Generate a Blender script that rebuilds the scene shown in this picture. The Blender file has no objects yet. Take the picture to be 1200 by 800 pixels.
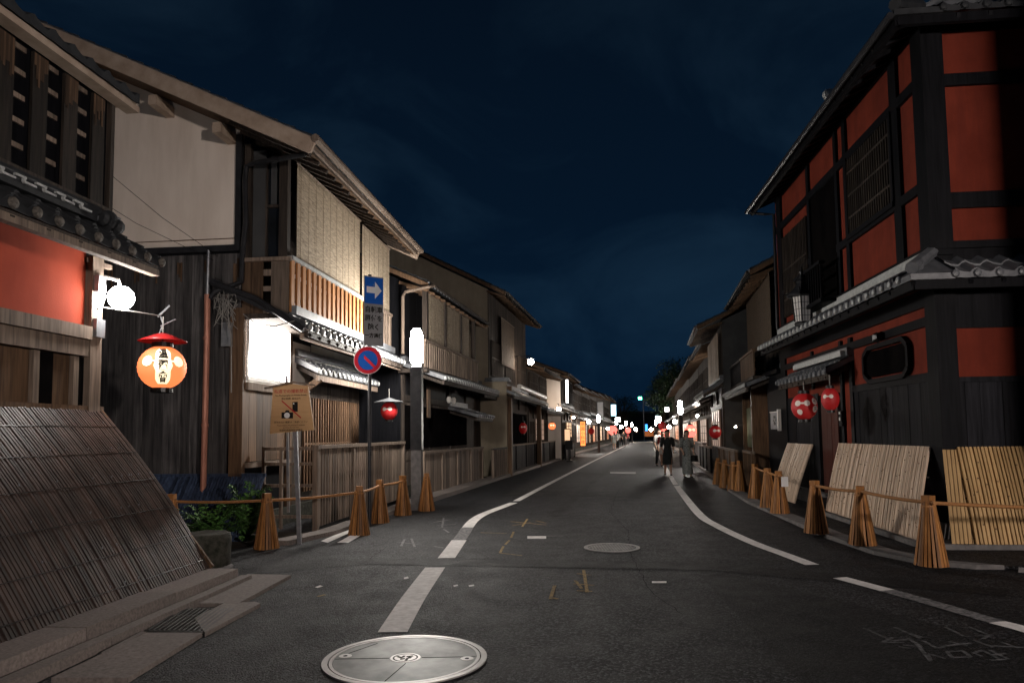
import bpy, math, random
from mathutils import Vector, Matrix, noise
random.seed(7)
PI = math.pi
scn = bpy.context.scene
COL = scn.collection
# ------------------------------------------------------------------ camera
FPX, PX0, PY0 = 850.0, 600.0, 447.0
PITCH, ROLL, CAMH = math.radians(4.1), 0.012, 1.55
CAM = Vector((0, 0, CAMH))
cD = Vector((0, math.cos(PITCH), math.sin(PITCH)))
cU0 = Vector((0, -math.sin(PITCH), math.cos(PITCH)))
cR0 = Vector((1, 0, 0))
cU = math.cos(ROLL)*cU0 + math.sin(ROLL)*cR0
cR = math.cos(ROLL)*cR0 - math.sin(ROLL)*cU0
cam_data = bpy.data.cameras.new('camera')
cam = bpy.data.objects.new('camera', cam_data); COL.objects.link(cam)
cam.matrix_world = Matrix(((cR.x, cU.x, -cD.x, 0), (cR.y, cU.y, -cD.y, 0), (cR.z, cU.z, -cD.z, CAMH), (0, 0, 0, 1)))
cam_data.sensor_width = 36; cam_data.lens = FPX/1200*36
cam_data.shift_y = 47/1200
cam_data.clip_start = .05; cam_data.clip_end = 3000
scn.camera = cam
# ------------------------------------------------------------------ night sky
W = bpy.data.worlds.new('World'); scn.world = W; W.use_nodes = True
wn, wl = W.node_tree.nodes, W.node_tree.links
wn.clear()
wo = wn.new('ShaderNodeOutputWorld'); wb = wn.new('ShaderNodeBackground')
wt = wn.new('ShaderNodeTexCoord'); ws = wn.new('ShaderNodeSeparateXYZ'); wr = wn.new('ShaderNodeValToRGB')
wl.new(wt.outputs['Generated'], ws.inputs[0]); wl.new(ws.outputs['Z'], wr.inputs[0])
for i, (p, c) in enumerate([(0, (.0022, .0105, .0255)), (.10, (.0021, .0098, .024)), (.30, (.0018, .0074, .0175)), (.55, (.0014, .005, .0115)), (1, (.0012, .0036, .008))]):
    e = wr.color_ramp.elements[i] if i < 2 else wr.color_ramp.elements.new(p)
    e.position = p; e.color = (*c, 1)
wm = wn.new('ShaderNodeMapping'); wm.inputs['Scale'].default_value = (2.0, 2.0, 3.4); wm.inputs['Rotation'].default_value = (.25, .3, .4)
wx = wn.new('ShaderNodeTexNoise'); wx.inputs['Scale'].default_value = 1.6; wx.inputs['Detail'].default_value = 8; wx.inputs['Roughness'].default_value = .55
wx.inputs['Distortion'].default_value = .6
wl.new(wt.outputs['Generated'], wm.inputs[0]); wl.new(wm.outputs[0], wx.inputs['Vector'])
wc = wn.new('ShaderNodeValToRGB'); wc.color_ramp.elements[0].position = .46; wc.color_ramp.elements[0].color = (.8, .8, .84, 1)
wc.color_ramp.elements[1].position = .7; wc.color_ramp.elements[1].color = (2.4, 1.75, 1.5, 1)
wl.new(wx.outputs['Fac'], wc.inputs[0])
wq = wn.new('ShaderNodeMix'); wq.data_type = 'RGBA'; wq.blend_type = 'MULTIPLY'; wq.inputs[0].default_value = 1; wq.clamp_result = False
wl.new(wr.outputs[0], wq.inputs[6]); wl.new(wc.outputs[0], wq.inputs[7])
wl.new(wq.outputs[2], wb.inputs['Color']); wb.inputs['Strength'].default_value = 1.25
wl.new(wb.outputs[0], wo.inputs[0])
sd = bpy.data.lights.new('moonlight', 'SUN'); sd.energy = .012; sd.angle = .02; sd.color = (.7, .8, 1)
so = bpy.data.objects.new('moonlight', sd); COL.objects.link(so); so.rotation_euler = (math.radians(50), 0, math.radians(-30))
vs = scn.view_settings
vs.view_transform = 'Standard'; vs.look = 'None'; vs.exposure = 0; vs.gamma = 1; vs.use_curve_mapping = False
cy = scn.cycles
cy.use_denoising = True; cy.max_bounces = 6; cy.diffuse_bounces = 3; cy.glossy_bounces = 3; cy.transparent_max_bounces = 6
cy.sample_clamp_indirect = 4; cy.caustics_reflective = False; cy.caustics_refractive = False
cy.use_light_tree = True
LAMP_L = 420.0        # radiance of the street lamps
# ------------------------------------------------------------------ geometry helpers
def ray(px, py): return cD + (px-PX0)/FPX*cR + (PY0-py)/FPX*cU
def G(px, py, z=0.0):
    r = ray(px, py); t = (z-CAMH)/r.z
    p = CAM + t*r; return Vector((p.x, p.y, z))
def AT(px, py, Y):
    r = ray(px, py); return CAM + r*(Y/r.y)
class Fr:
    """a street front: u runs away from the camera along it, v out towards the road, z up"""
    def __init__(s, ox, oy, slope, side):
        n = math.hypot(slope, 1); s.o = Vector((ox, oy, 0)); s.a = Vector((slope/n, 1/n, 0))
        s.n = Vector((s.a.y, -s.a.x, 0)) * (1 if side == 'L' else -1); s.side = side
    def p(s, u, v, z): q = s.o + s.a*u + s.n*v; return Vector((q.x, q.y, z))
    def hit(s, px, py, v=0):                 # the point of the front (moved out by v) seen there: (u, z)
        r = ray(px, py); o = s.o + s.n*v
        t = (o-CAM).dot(s.n)/r.dot(s.n); q = CAM + r*t; return (q-o).dot(s.a), q.z
    def hitp(s, px, py, u):                  # the same on the plane across the front at u: (v, z)
        r = ray(px, py); o = s.o + s.a*u
        t = (o-CAM).dot(s.a)/r.dot(s.a); q = CAM + r*t; return (q-o).dot(s.n), q.z
    def uv(s, q): d = Vector((q.x, q.y, 0))-s.o; return d.dot(s.a), d.dot(s.n)
WF = Fr(0, 0, 0, 'L')                        # world frame: u = y, v = x
class MB:
    def __init__(s): s.v = []; s.f = []; s.t = []; s.m = []
    def add(s, vs_, fs, tone=None):
        s.m.append((len(s.v), len(s.f))); b = len(s.v); s.v += [Vector(q) for q in vs_]
        for f in fs: s.f.append([b+i for i in f]); s.t.append(1.0 if tone is None else tone)
        return s
    def hexa(s, q, tone=None):               # 8 corners: bottom ring 0-3, top ring 4-7
        return s.add(q, [(0, 3, 2, 1), (4, 5, 6, 7), (0, 1, 5, 4), (1, 2, 6, 5), (2, 3, 7, 6), (3, 0, 4, 7)], tone)
    def box(s, F, u0, u1, v0, v1, z0, z1, tone=None):
        return s.hexa([F.p(u0, v0, z0), F.p(u1, v0, z0), F.p(u1, v1, z0), F.p(u0, v1, z0),
                       F.p(u0, v0, z1), F.p(u1, v0, z1), F.p(u1, v1, z1), F.p(u0, v1, z1)], tone)
    def prism(s, pts, ext, tone=None):       # polygon swept by a vector
        n = len(pts); ext = Vector(ext)
        return s.add([Vector(p) for p in pts]+[Vector(p)+ext for p in pts],
                     [tuple(range(n))[::-1], tuple(range(n, 2*n))]+[(i, (i+1) % n, n+(i+1) % n, n+i) for i in range(n)], tone)
    def bar(s, p, q, w, h=None, up=(0, 0, 1), tone=None):
        p, q = Vector(p), Vector(q); h = h or w; d = (q-p).normalized(); up = Vector(up)
        if abs(d.dot(up)) > .99: up = Vector((1, 0, 0))
        x = d.cross(up).normalized(); y = x.cross(d)
        c = [x*w/2*a+y*h/2*b for a, b in ((-1, -1), (1, -1), (1, 1), (-1, 1))]
        return s.hexa([p+k for k in c]+[q+k for k in c], tone)
    def tube(s, path, r, n=8, tone=None, caps=True):
        path = [Vector(p) for p in path]; m = len(path)
        rs = r if isinstance(r, (list, tuple)) else [r]*m
        vs_ = []; up = Vector((0, 0, 1)); px = None
        for i, p in enumerate(path):
            d = (path[min(i+1, m-1)]-path[max(i-1, 0)]).normalized()
            if px is None:
                x = d.cross(up if abs(d.z) < .95 else Vector((1, 0, 0))).normalized()
            else: x = (px-d*px.dot(d)).normalized()
            px = x; y = d.cross(x)
            vs_ += [p+(x*math.cos(k*2*PI/n)+y*math.sin(k*2*PI/n))*rs[i] for k in range(n)]
        fs = [(i*n+k, i*n+(k+1) % n, (i+1)*n+(k+1) % n, (i+1)*n+k) for i in range(m-1) for k in range(n)]
        if caps: fs += [tuple(range(n))[::-1], tuple(range((m-1)*n, m*n))]
        return s.add(vs_, fs, tone)
    def lathe(s, prof, c, n=16, axis=None, tone=None, caps=True):   # prof: (radius, height) pairs
        c = Vector(c); z = Vector(axis or (0, 0, 1)).normalized()
        x = z.cross(Vector((0, 1, 0)) if abs(z.y) < .9 else Vector((1, 0, 0))).normalized(); y = z.cross(x)
        vs_ = [c+z*h+(x*math.cos(k*2*PI/n)+y*math.sin(k*2*PI/n))*max(r, 1e-4) for r, h in prof for k in range(n)]
        m = len(prof)
        fs = [(i*n+k, i*n+(k+1) % n, (i+1)*n+(k+1) % n, (i+1)*n+k) for i in range(m-1) for k in range(n)]
        if caps: fs += [tuple(range(n))[::-1], tuple(range((m-1)*n, m*n))]
        return s.add(vs_, fs, tone)
    def build(s, name, mat, parent=None, smooth=False, recalc=True):
        if not s.v: return None
        if name in SPLIT and len(s.m) > 1:
            for (v0, f0), (v1, f1) in zip(s.m, s.m[1:]+[(len(s.v), len(s.f))]):
                k = MB(); k.v = s.v[v0:v1]; k.f = [[i-v0 for i in f] for f in s.f[f0:f1]]; k.t = s.t[f0:f1]; k.m = [(0, 0)]; o = k.build(name, mat, parent, smooth, recalc)
            return o
        o0 = wloc(parent) if parent else Vector((0, 0, 0))
        me = bpy.data.meshes.new(name)
        me.from_pydata([tuple(q-o0) for q in s.v], [], s.f)
        at = me.attributes.new('tone', 'FLOAT', 'FACE')
        at.data.foreach_set('value', s.t)
        if recalc:
            import bmesh
            bm = bmesh.new(); bm.from_mesh(me); bmesh.ops.recalc_face_normals(bm, faces=bm.faces); bm.to_mesh(me); bm.free()
        if smooth:
            me.polygons.foreach_set('use_smooth', [True]*len(me.polygons))
        me.materials.append(mat); me.update()
        o = bpy.data.objects.new(name, me); COL.objects.link(o)
        if parent: o.parent = parent
        return o
SPLIT = {'bargeboard', 'post', 'entrance_post', 'balcony_post', 'beam', 'eye', 'sleeve', 'shoe', 'clamp', 'purlin_end', 'wind_chime', 'ring', 'junction_box', 'corner_post', 'recess_shade', 'balcony_side_frame', 'footing', 'trouser_leg', 'fascia', 'sill', 'stile', 'rod'}
LOC = {}
def wloc(o):
    if o.name in LOC: return LOC[o.name]
    return wloc(o.parent) if o.parent else Vector((0, 0, 0))
def thing(name, label, cat, loc, group=None):
    o = bpy.data.objects.new(name, None); COL.objects.link(o); o.location = Vector(loc); o.empty_display_size = .2
    LOC[o.name] = Vector(loc); o['label'] = label; o['category'] = cat
    if group: o['group'] = group
    return o
def tag(o, label, cat, group=None, kind=None):
    o['label'] = label; o['category'] = cat
    if group: o['group'] = group
    if kind: o['kind'] = kind
    return o
def struct(o, label=None):
    o['kind'] = 'structure'
    if label: o['label'] = label
    return o
def dup(root, loc, rotz, label, scale=1.0):
    r = root.copy(); COL.objects.link(r); r.location = Vector(loc); r.rotation_euler = (0, 0, rotz); r['label'] = label
    if scale != 1.0: r.scale = (scale,)*3
    for ch in list(root.children):
        c = ch.copy(); COL.objects.link(c); c.parent = r
        for g in list(ch.children):
            d = g.copy(); COL.objects.link(d); d.parent = c
    return r
def rt(a=.7, b=1.25): return random.uniform(a, b)
# ------------------------------------------------------------------ materials
def newmat(name):
    m = bpy.data.materials.new(name); m.use_nodes = True
    return m, m.node_tree.nodes, m.node_tree.links, m.node_tree.nodes['Principled BSDF']
def surf(name, c1, c2, rough=.8, scale=(1, 1, 1), ns=4, detail=6, bump=.3, bdist=.01, spec=.2, metal=0, stain=0, stain_c=(.02, .02, .02), pos=(.3, .7), fine=0, r2=None, sm=None):
    m, n, l, b = newmat(name)
    tc = n.new('ShaderNodeTexCoord'); mp = n.new('ShaderNodeMapping'); mp.inputs['Scale'].default_value = scale
    nz = n.new('ShaderNodeTexNoise'); nz.inputs['Scale'].default_value = ns; nz.inputs['Detail'].default_value = detail; nz.inputs['Roughness'].default_value = .6
    l.new(tc.outputs['Object'], mp.inputs[0]); l.new(mp.outputs[0], nz.inputs['Vector'])
    cr = n.new('ShaderNodeValToRGB'); cr.color_ramp.elements[0].position = pos[0]; cr.color_ramp.elements[1].position = pos[1]
    cr.color_ramp.elements[0].color = (*c1, 1); cr.color_ramp.elements[1].color = (*c2, 1)
    l.new(nz.outputs['Fac'], cr.inputs[0])
    at = n.new('ShaderNodeAttribute'); at.attribute_name = 'tone'
    mx = n.new('ShaderNodeVectorMath'); mx.operation = 'MULTIPLY'
    l.new(cr.outputs[0], mx.inputs[0]); l.new(at.outputs['Fac'], mx.inputs[1])
    out = mx.outputs[0]
    if stain:
        n2 = n.new('ShaderNodeTexNoise'); n2.inputs['Scale'].default_value = 1.1; n2.inputs['Detail'].default_value = 7; n2.inputs['Roughness'].default_value = .65
        m2_ = n.new('ShaderNodeMapping'); m2_.inputs['Scale'].default_value = sm or (1, 1, 1); l.new(tc.outputs['Object'], m2_.inputs[0]); l.new(m2_.outputs[0], n2.inputs['Vector'])
        r_ = n.new('ShaderNodeValToRGB'); r_.color_ramp.elements[0].position = .42; r_.color_ramp.elements[1].position = .72
        r_.color_ramp.elements[0].color = (0, 0, 0, 1); r_.color_ramp.elements[1].color = (stain, stain, stain, 1)
        l.new(n2.outputs['Fac'], r_.inputs[0])
        ms = n.new('ShaderNodeMix'); ms.data_type = 'RGBA'; ms.inputs[7].default_value = (*stain_c, 1)
        l.new(r_.outputs[0], ms.inputs[0]); l.new(out, ms.inputs[6]); out = ms.outputs[2]
    l.new(out, b.inputs['Base Color'])
    b.inputs['Roughness'].default_value = rough; b.inputs['Metallic'].default_value = metal; b.inputs['Specular IOR Level'].default_value = spec
    if r2 is not None:
        mr = n.new('ShaderNodeMapRange'); mr.inputs[1].default_value = .3; mr.inputs[2].default_value = .7; mr.inputs[3].default_value = rough; mr.inputs[4].default_value = r2
        l.new(nz.outputs['Fac'], mr.inputs[0]); l.new(mr.outputs[0], b.inputs['Roughness'])
    if bump:
        bp = n.new('ShaderNodeBump'); bp.inputs['Strength'].default_value = bump; bp.inputs['Distance'].default_value = bdist
        src = nz.outputs['Fac']
        if fine:
            n3 = n.new('ShaderNodeTexNoise'); n3.inputs['Scale'].default_value = fine; n3.inputs['Detail'].default_value = 3
            l.new(tc.outputs['Object'], n3.inputs['Vector']); src = n3.outputs['Fac']
        l.new(src, bp.inputs['Height']); l.new(bp.outputs[0], b.inputs['Normal'])
    return m
def emit(name, c, s, base=(.5, .5, .5)):
    m, n, l, b = newmat(name)
    b.inputs['Base Color'].default_value = (*base, 1); b.inputs['Roughness'].default_value = .6
    b.inputs['Emission Color'].default_value = (*c, 1); b.inputs['Emission Strength'].default_value = s
    return m
VG = (9, 9, .55)
M = dict(
    wood_dark=surf('weathered_dark_wood', (.011, .009, .008), (.07, .053, .042), .75, VG, 3.2, 8, .5, .006, pos=(.28, .75)),
    wood_char=surf('charred_board', (.014, .0135, .0145), (.16, .148, .145), .7, (7, 7, .4), 3, 8, .6, .008, pos=(.3, .78), stain=.5, stain_c=(.012, .012, .015)),
    board_black=surf('soot_black_board', (.003, .0033, .0045), (.017, .017, .021), .65, VG, 3, 7, .5, .006, spec=.1),
    ghost=surf('ghost_of_road_paint', (.02, .02, .021), (.14, .14, .145), .85, (1, 1, 1), 20, 8, .4, .004, pos=(.35, .75)),
    wood_black=surf('black_stained_wood', (.002, .0022, .003), (.009, .009, .011), .6, VG, 3, 6, .4, .004, spec=.08),
    wood_brown=surf('brown_wood', (.035, .02, .012), (.16, .095, .055), .65, VG, 3, 8, .4, .005, pos=(.25, .75)),
    wood_grey=surf('silvered_old_wood', (.065, .05, .04), (.26, .195, .15), .8, VG, 3, 8, .5, .005, pos=(.25, .75)),
    wood_tan=surf('new_cedar_wood', (.3, .125, .045), (.46, .215, .08), .6, VG, 3, 6, .2, .003),
    wood_pale=surf('pale_beam_wood', (.26, .19, .14), (.42, .33, .26), .75, (2, 2, 2), 2, 6, .2, .004),
    bamboo_new=surf('fresh_split_bamboo', (.5, .37, .27), (.7, .54, .41), .5, (1, 1, 1), 2.5, 6, .15, .003, pos=(.2, .8)),
    bamboo_yel=surf('yellowed_split_bamboo', (.4, .24, .1), (.58, .38, .18), .5, (1, 1, 1), 2.5, 6, .15, .003, pos=(.2, .8)),
    bamboo_old=surf('aged_split_bamboo', (.012, .0075, .006), (.072, .045, .035), .55, (2, 2, 1), 3, 8, .3, .004, spec=.55, pos=(.28, .72)),
    bamboo_cone=surf('oiled_bamboo', (.19, .078, .024), (.36, .165, .055), .5, (8, 8, .8), 4, 5, .2, .003),
    bamboo_blue=surf('blue_grey_bamboo', (.015, .022, .04), (.05, .07, .12), .5, VG, 3, 5, .2, .003),
    rope=surf('brown_rope', (.2, .09, .03), (.42, .2, .08), .7, (30, 30, 30), 3, 3, .6, .005),
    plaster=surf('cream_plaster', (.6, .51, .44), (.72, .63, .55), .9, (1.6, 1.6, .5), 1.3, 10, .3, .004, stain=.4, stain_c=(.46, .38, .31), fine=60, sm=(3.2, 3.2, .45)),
    plaster_sh=surf('shaded_cream_plaster', (.27, .225, .165), (.36, .305, .225), .9, (1, 1, 1), 1.6, 9, .3, .004, stain=.5, stain_c=(.2, .16, .12), fine=60, sm=(3.2, 3.2, .45)),  # darker copy of the cream plaster, shade painted into its colour
    plaster_g=surf('grey_plaster', (.035, .036, .038), (.06, .06, .06), .9, (1, 1, 1), 2, 6, .2, .003, fine=120),
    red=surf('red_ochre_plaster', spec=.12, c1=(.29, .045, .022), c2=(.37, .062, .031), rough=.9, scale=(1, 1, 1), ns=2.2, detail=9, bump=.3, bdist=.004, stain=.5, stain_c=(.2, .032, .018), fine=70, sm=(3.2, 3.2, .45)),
    tile=surf('smoked_clay_tile', (.055, .06, .068), (.15, .155, .165), .42, (1, 1, 1), 9, 5, .25, .004, spec=.55, pos=(.25, .75)),
    tile_dark=surf('dark_clay_tile', (.015, .016, .018), (.035, .037, .04), .6, (1, 1, 1), 9, 5, .25, .004, spec=.25),
    tile_mid=surf('lichened_tile_edge', (.03, .028, .026), (.16, .14, .12), .7, (1, 1, 1), 30, 8, .6, .01, spec=.25),
    tile_end=surf('pale_tile_end', (.3, .31, .31), (.48, .49, .48), .45, (1, 1, 1), 12, 4, .2, .003),  # paler than the tile itself: lamplight on the edges is painted in
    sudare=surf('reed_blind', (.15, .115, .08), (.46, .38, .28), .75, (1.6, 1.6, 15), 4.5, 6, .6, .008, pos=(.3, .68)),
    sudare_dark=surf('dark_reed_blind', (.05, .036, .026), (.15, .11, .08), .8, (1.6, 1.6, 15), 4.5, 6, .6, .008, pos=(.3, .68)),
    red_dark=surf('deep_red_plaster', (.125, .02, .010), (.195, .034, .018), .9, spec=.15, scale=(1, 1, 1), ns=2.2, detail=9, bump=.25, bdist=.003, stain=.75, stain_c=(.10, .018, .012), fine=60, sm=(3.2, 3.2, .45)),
    string=surf('blind_string', (.16, .12, .08), (.2, .15, .1), .8, (1, 1, 1), 2, 2, 0),
    stone=surf('granite_kerb', (.10, .083, .075), (.22, .185, .168), .75, (1, 1, 1), 40, 8, .3, .004, stain=.5, stain_c=(.11, .1, .09)),
    stone_dark=surf('mossy_stone', (.012, .014, .009), (.06, .055, .045), .9, (1, 1, 1), 14, 9, .9, .02),
    concrete=surf('concrete', (.09, .085, .085), (.19, .175, .17), .85, (1, 1, 1), 8, 8, .3, .004, stain=.4, stain_c=(.1, .1, .1)),
    metal_dark=surf('dark_painted_metal', (.018, .018, .02), (.035, .035, .038), .4, (1, 1, 1), 6, 4, .1, .002, metal=.3),
    metal_grey=surf('galvanised_metal', (.25, .26, .28), (.4, .41, .43), .4, (1, 1, 1), 10, 5, .1, .002, metal=.7),
    copper=surf('brown_copper_pipe', (.3, .13, .09), (.44, .2, .14), .45, (3, 3, 1), 4, 5, .1, .002, metal=.25),
    iron=surf('worn_cast_iron', (.018, .017, .017), (.085, .08, .077), .55, (1, 1, 1), 3.5, 9, .4, .004, metal=.35, r2=.45, stain=.5, stain_c=(.04, .055, .05)),
    iron_ring=surf('polished_iron_rim', (.24, .23, .22), (.36, .34, .33), .45, (1, 1, 1), 8, 6, .2, .002, metal=.4),
    paint=surf('worn_white_road_paint', (.55, .52, .5), (.8, .77, .75), .75, (1, 1, 1), 13, 8, .5, .004, stain=.4, stain_c=(.2, .19, .18)),
    paint_worn=surf('nearly_gone_road_paint', (.05, .05, .052), (.26, .25, .25), .8, (1, 1, 1), 22, 9, .5, .004, pos=(.35, .7)),
    paint_yel=surf('faded_yellow_road_paint', (.07, .055, .03), (.36, .24, .09), .8, (1, 1, 1), 30, 8, .4, .003, pos=(.35, .65)),
    dirt=surf('dark_soil', (.02, .017, .013), (.05, .042, .033), .95, (1, 1, 1), 20, 8, .6, .02),
    leaf=surf('green_leaf', (.03, .085, .02), (.08, .17, .04), .5, (6, 6, 6), 3, 3, .1, .002),
    leaf_dark=surf('dark_tree_leaf', (.012, .03, .01), (.035, .06, .02), .6, (3, 3, 3), 3, 3, .1, .002),
    bark=surf('bark', (.03, .022, .015), (.09, .065, .045), .9, (3, 3, 1), 6, 6, .6, .01),
    glass_dark=surf('dark_window_glass', (.008, .009, .01), (.012, .013, .015), .12, (1, 1, 1), 2, 2, 0, .001, spec=.6),
    void=surf('dark_gap_and_shade', spec=.0, c1=(.003, .0028, .003), c2=(.007, .006, .006), rough=.95, scale=(1, 1, 1), ns=2, detail=2, bump=0),  # near-black for gaps and joints; in openings the shade is painted on
    hat_red=surf('red_lacquer', (.3, .012, .014), (.4, .02, .02), .35, (1, 1, 1), 3, 3, 0),
    black=surf('black_lacquer', (.008, .008, .008), (.014, .014, .014), .35, (1, 1, 1), 3, 3, 0),
    ink=surf('black_ink', (.01, .008, .006), (.012, .01, .008), .8, (1, 1, 1), 3, 3, 0),
    sign_wood=surf('varnished_notice_board', (.42, .25, .12), (.5, .31, .15), .55, (1, 1, 9), 3, 5, .1, .002),
    sign_blue=surf('blue_sign_film', (.01, .09, .42), (.012, .1, .45), .35, (1, 1, 1), 3, 3, 0),
    sign_red=surf('red_sign_film', (.45, .012, .03), (.5, .018, .035), .35, (1, 1, 1), 3, 3, 0),
    sign_white=surf('white_sign_film', (.62, .62, .62), (.7, .7, .7), .4, (1, 1, 1), 3, 3, 0),
    sign_grey=surf('grey_sign_plate', (.2, .2, .21), (.27, .27, .28), .5, (1, 1, 1), 3, 3, 0),
    paper_patch=surf('white_lantern_paper', (.6, .55, .48), (.7, .66, .58), .8, (1, 1, 1), 3, 3, 0),
    skin=surf('skin', (.42, .25, .18), (.48, .3, .22), .6, (1, 1, 1), 3, 3, 0),
    hair=surf('dark_hair', (.012, .009, .008), (.02, .016, .013), .5, (20, 20, 2), 3, 3, .1),
    cloth_black=surf('black_cloth', (.012, .014, .014), (.03, .032, .032), .85, (4, 4, 2), 3, 3, .3, .01),
    cloth_grey=surf('grey_patterned_cloth', (.13, .145, .14), (.3, .31, .3), .85, (1, 1, 1), 26, 3, .2, .005, pos=(.42, .58)),
    cloth_white=surf('pale_cloth', (.4, .38, .36), (.6, .57, .55), .85, (1, 1, 1), 3, 3, .2, .01),
    cloth_red=surf('dark_red_cloth', (.16, .02, .02), (.26, .04, .035), .85, (1, 1, 1), 6, 3, .2, .01),
    wire=surf('grey_cable', (.15, .14, .13), (.25, .24, .22), .6, (1, 1, 1), 3, 3, 0),
    ceramic=surf('white_porcelain', (.55, .52, .48), (.65, .62, .58), .3, (1, 1, 1), 3, 3, 0),
    lamp=emit('lamp_glass_lit', (1, .95, .88), LAMP_L, (.8, .8, .8)),
    lamp_back=emit('lamp_glass_lit_bright', (1, .88, .81), 1700, (.8, .8, .8)),
    bulb=emit('bulb_lit', (1, .95, .9), 105, (.8, .8, .8)),
    bulb_far=emit('far_lamp_lit', (1, .82, .66), 140, (.8, .8, .8)),
    panel_lit=emit('white_panel_lit', (1, .93, .87), 26, (.8, .8, .8)),
    sign_lit=emit('white_sign_lit', (1, .95, .9), 7, (.8, .8, .8)),
    sign_cyan=emit('cyan_sign_lit', (.45, .85, 1), 3, (.5, .5, .5)),
    shoji=emit('shoji_paper_lit', (1, .62, .34), .9, (.6, .5, .4)),
    shoji_dim=emit('shoji_paper_dim', (1, .62, .45), .22, (.4, .35, .3)),
    orange_lit=emit('orange_entrance_lit', (1, .3, .07), 2.0, (.5, .2, .1)),
    orange_dim=emit('orange_entrance_dim', (1, .3, .1), .5, (.4, .2, .1)),
    lantern_o=emit('orange_lantern_paper_lit', (1, .235, .07), 1.25, (.5, .12, .05)),
    lantern_w=emit('white_lantern_patch_lit', (1, .8, .5), 1.35, (.7, .6, .5)),
    lantern_r=emit('red_lantern_paper', (1, .02, .02), .04, (.36, .01, .012)),  # unlit lanterns and their white patches carry a slight added glow
    lantern_rl=emit('red_lantern_paper_lit', (1, .16, .12), 2.2, (.5, .05, .05)),
    lantern_wd=emit('white_lantern_patch_faint_glow', (1, .75, .65), .10, (.55, .5, .45)),
    green_lit=emit('green_signal_lit', (.08, 1, .55), 25, (.1, .5, .3)),
    blue_lit=emit('blue_sign_lit', (.05, .3, 1), 3, (.1, .3, .6)),
    noren=surf('orange_cloth', (.4, .12, .04), (.5, .18, .06), .8, (1, 1, 1), 3, 3, .1),
)
# asphalt: coarse aggregate, worn wheel tracks, darker repairs
def asphalt(name, base, vary=1.0):
    m, n, l, b = newmat(name)
    tc = n.new('ShaderNodeTexCoord')
    def nz(s, d=5, r=.6, sc=(1, 1, 1)):
        mp = n.new('ShaderNodeMapping'); mp.inputs['Scale'].default_value = sc
        q = n.new('ShaderNodeTexNoise'); q.inputs['Scale'].default_value = s; q.inputs['Detail'].default_value = d; q.inputs['Roughness'].default_value = r
        l.new(tc.outputs['Object'], mp.inputs[0]); l.new(mp.outputs[0], q.inputs['Vector']); return q.outputs['Fac']
    grain, blot, wide = nz(58, 4, .85), nz(2.3, 9, .68), nz(.45, 4, .5, (1.6, .5, 1))
    def mr(x, a, c, d, e):
        q = n.new('ShaderNodeMapRange'); l.new(x, q.inputs[0])
        for i, v_ in enumerate((a, c, d, e)): q.inputs[i+1].default_value = v_
        return q.outputs[0]
    def mul(x, y):
        q = n.new('ShaderNodeMath'); q.operation = 'MULTIPLY'; l.new(x, q.inputs[0]); l.new(y, q.inputs[1]); return q.outputs[0]
    vo = n.new('ShaderNodeTexVoronoi'); vo.inputs['Scale'].default_value = 62; l.new(tc.outputs['Object'], vo.inputs['Vector'])
    sx = n.new('ShaderNodeSeparateColor'); l.new(vo.outputs['Color'], sx.inputs[0])
    chips = mr(sx.outputs[0], .5, 1.0, .15, 4.6)
    f = mul(mul(mul(chips, mr(grain, .36, .66, .45, 1.5)), mr(blot, .3, .7, 1-.45*vary, 1+.4*vary)), mr(wide, .35, .65, 1-.3*vary, 1+.3*vary))
    cc = n.new('ShaderNodeVectorMath'); cc.operation = 'SCALE'; cc.inputs[0].default_value = base
    l.new(f, cc.inputs['Scale']); l.new(cc.outputs[0], b.inputs['Base Color'])
    l.new(mr(blot, .3, .7, .58, .8), b.inputs['Roughness'])
    b.inputs['Specular IOR Level'].default_value = .2
    bp = n.new('ShaderNodeBump'); bp.inputs['Strength'].default_value = .9; bp.inputs['Distance'].default_value = .009
    hh = n.new('ShaderNodeMath'); hh.operation = 'ADD'; l.new(mr(vo.outputs['Distance'], 0, .6, 1, 0), hh.inputs[0]); l.new(grain, hh.inputs[1]); l.new(hh.outputs[0], bp.inputs['Height'])
    b2 = n.new('ShaderNodeBump'); b2.inputs['Strength'].default_value = .12; b2.inputs['Distance'].default_value = .02
    l.new(blot, b2.inputs['Height']); l.new(bp.outputs[0], b2.inputs['Normal']); l.new(b2.outputs[0], b.inputs['Normal'])
    return m
M['asphalt'] = asphalt('asphalt', (.0125, .0124, .0138))
M['asphalt2'] = asphalt('asphalt_repair', (.0052, .0052, .0058), .8)
M['asphalt3'] = asphalt('asphalt_pale_repair', (.012, .0117, .0128), .8)
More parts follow.
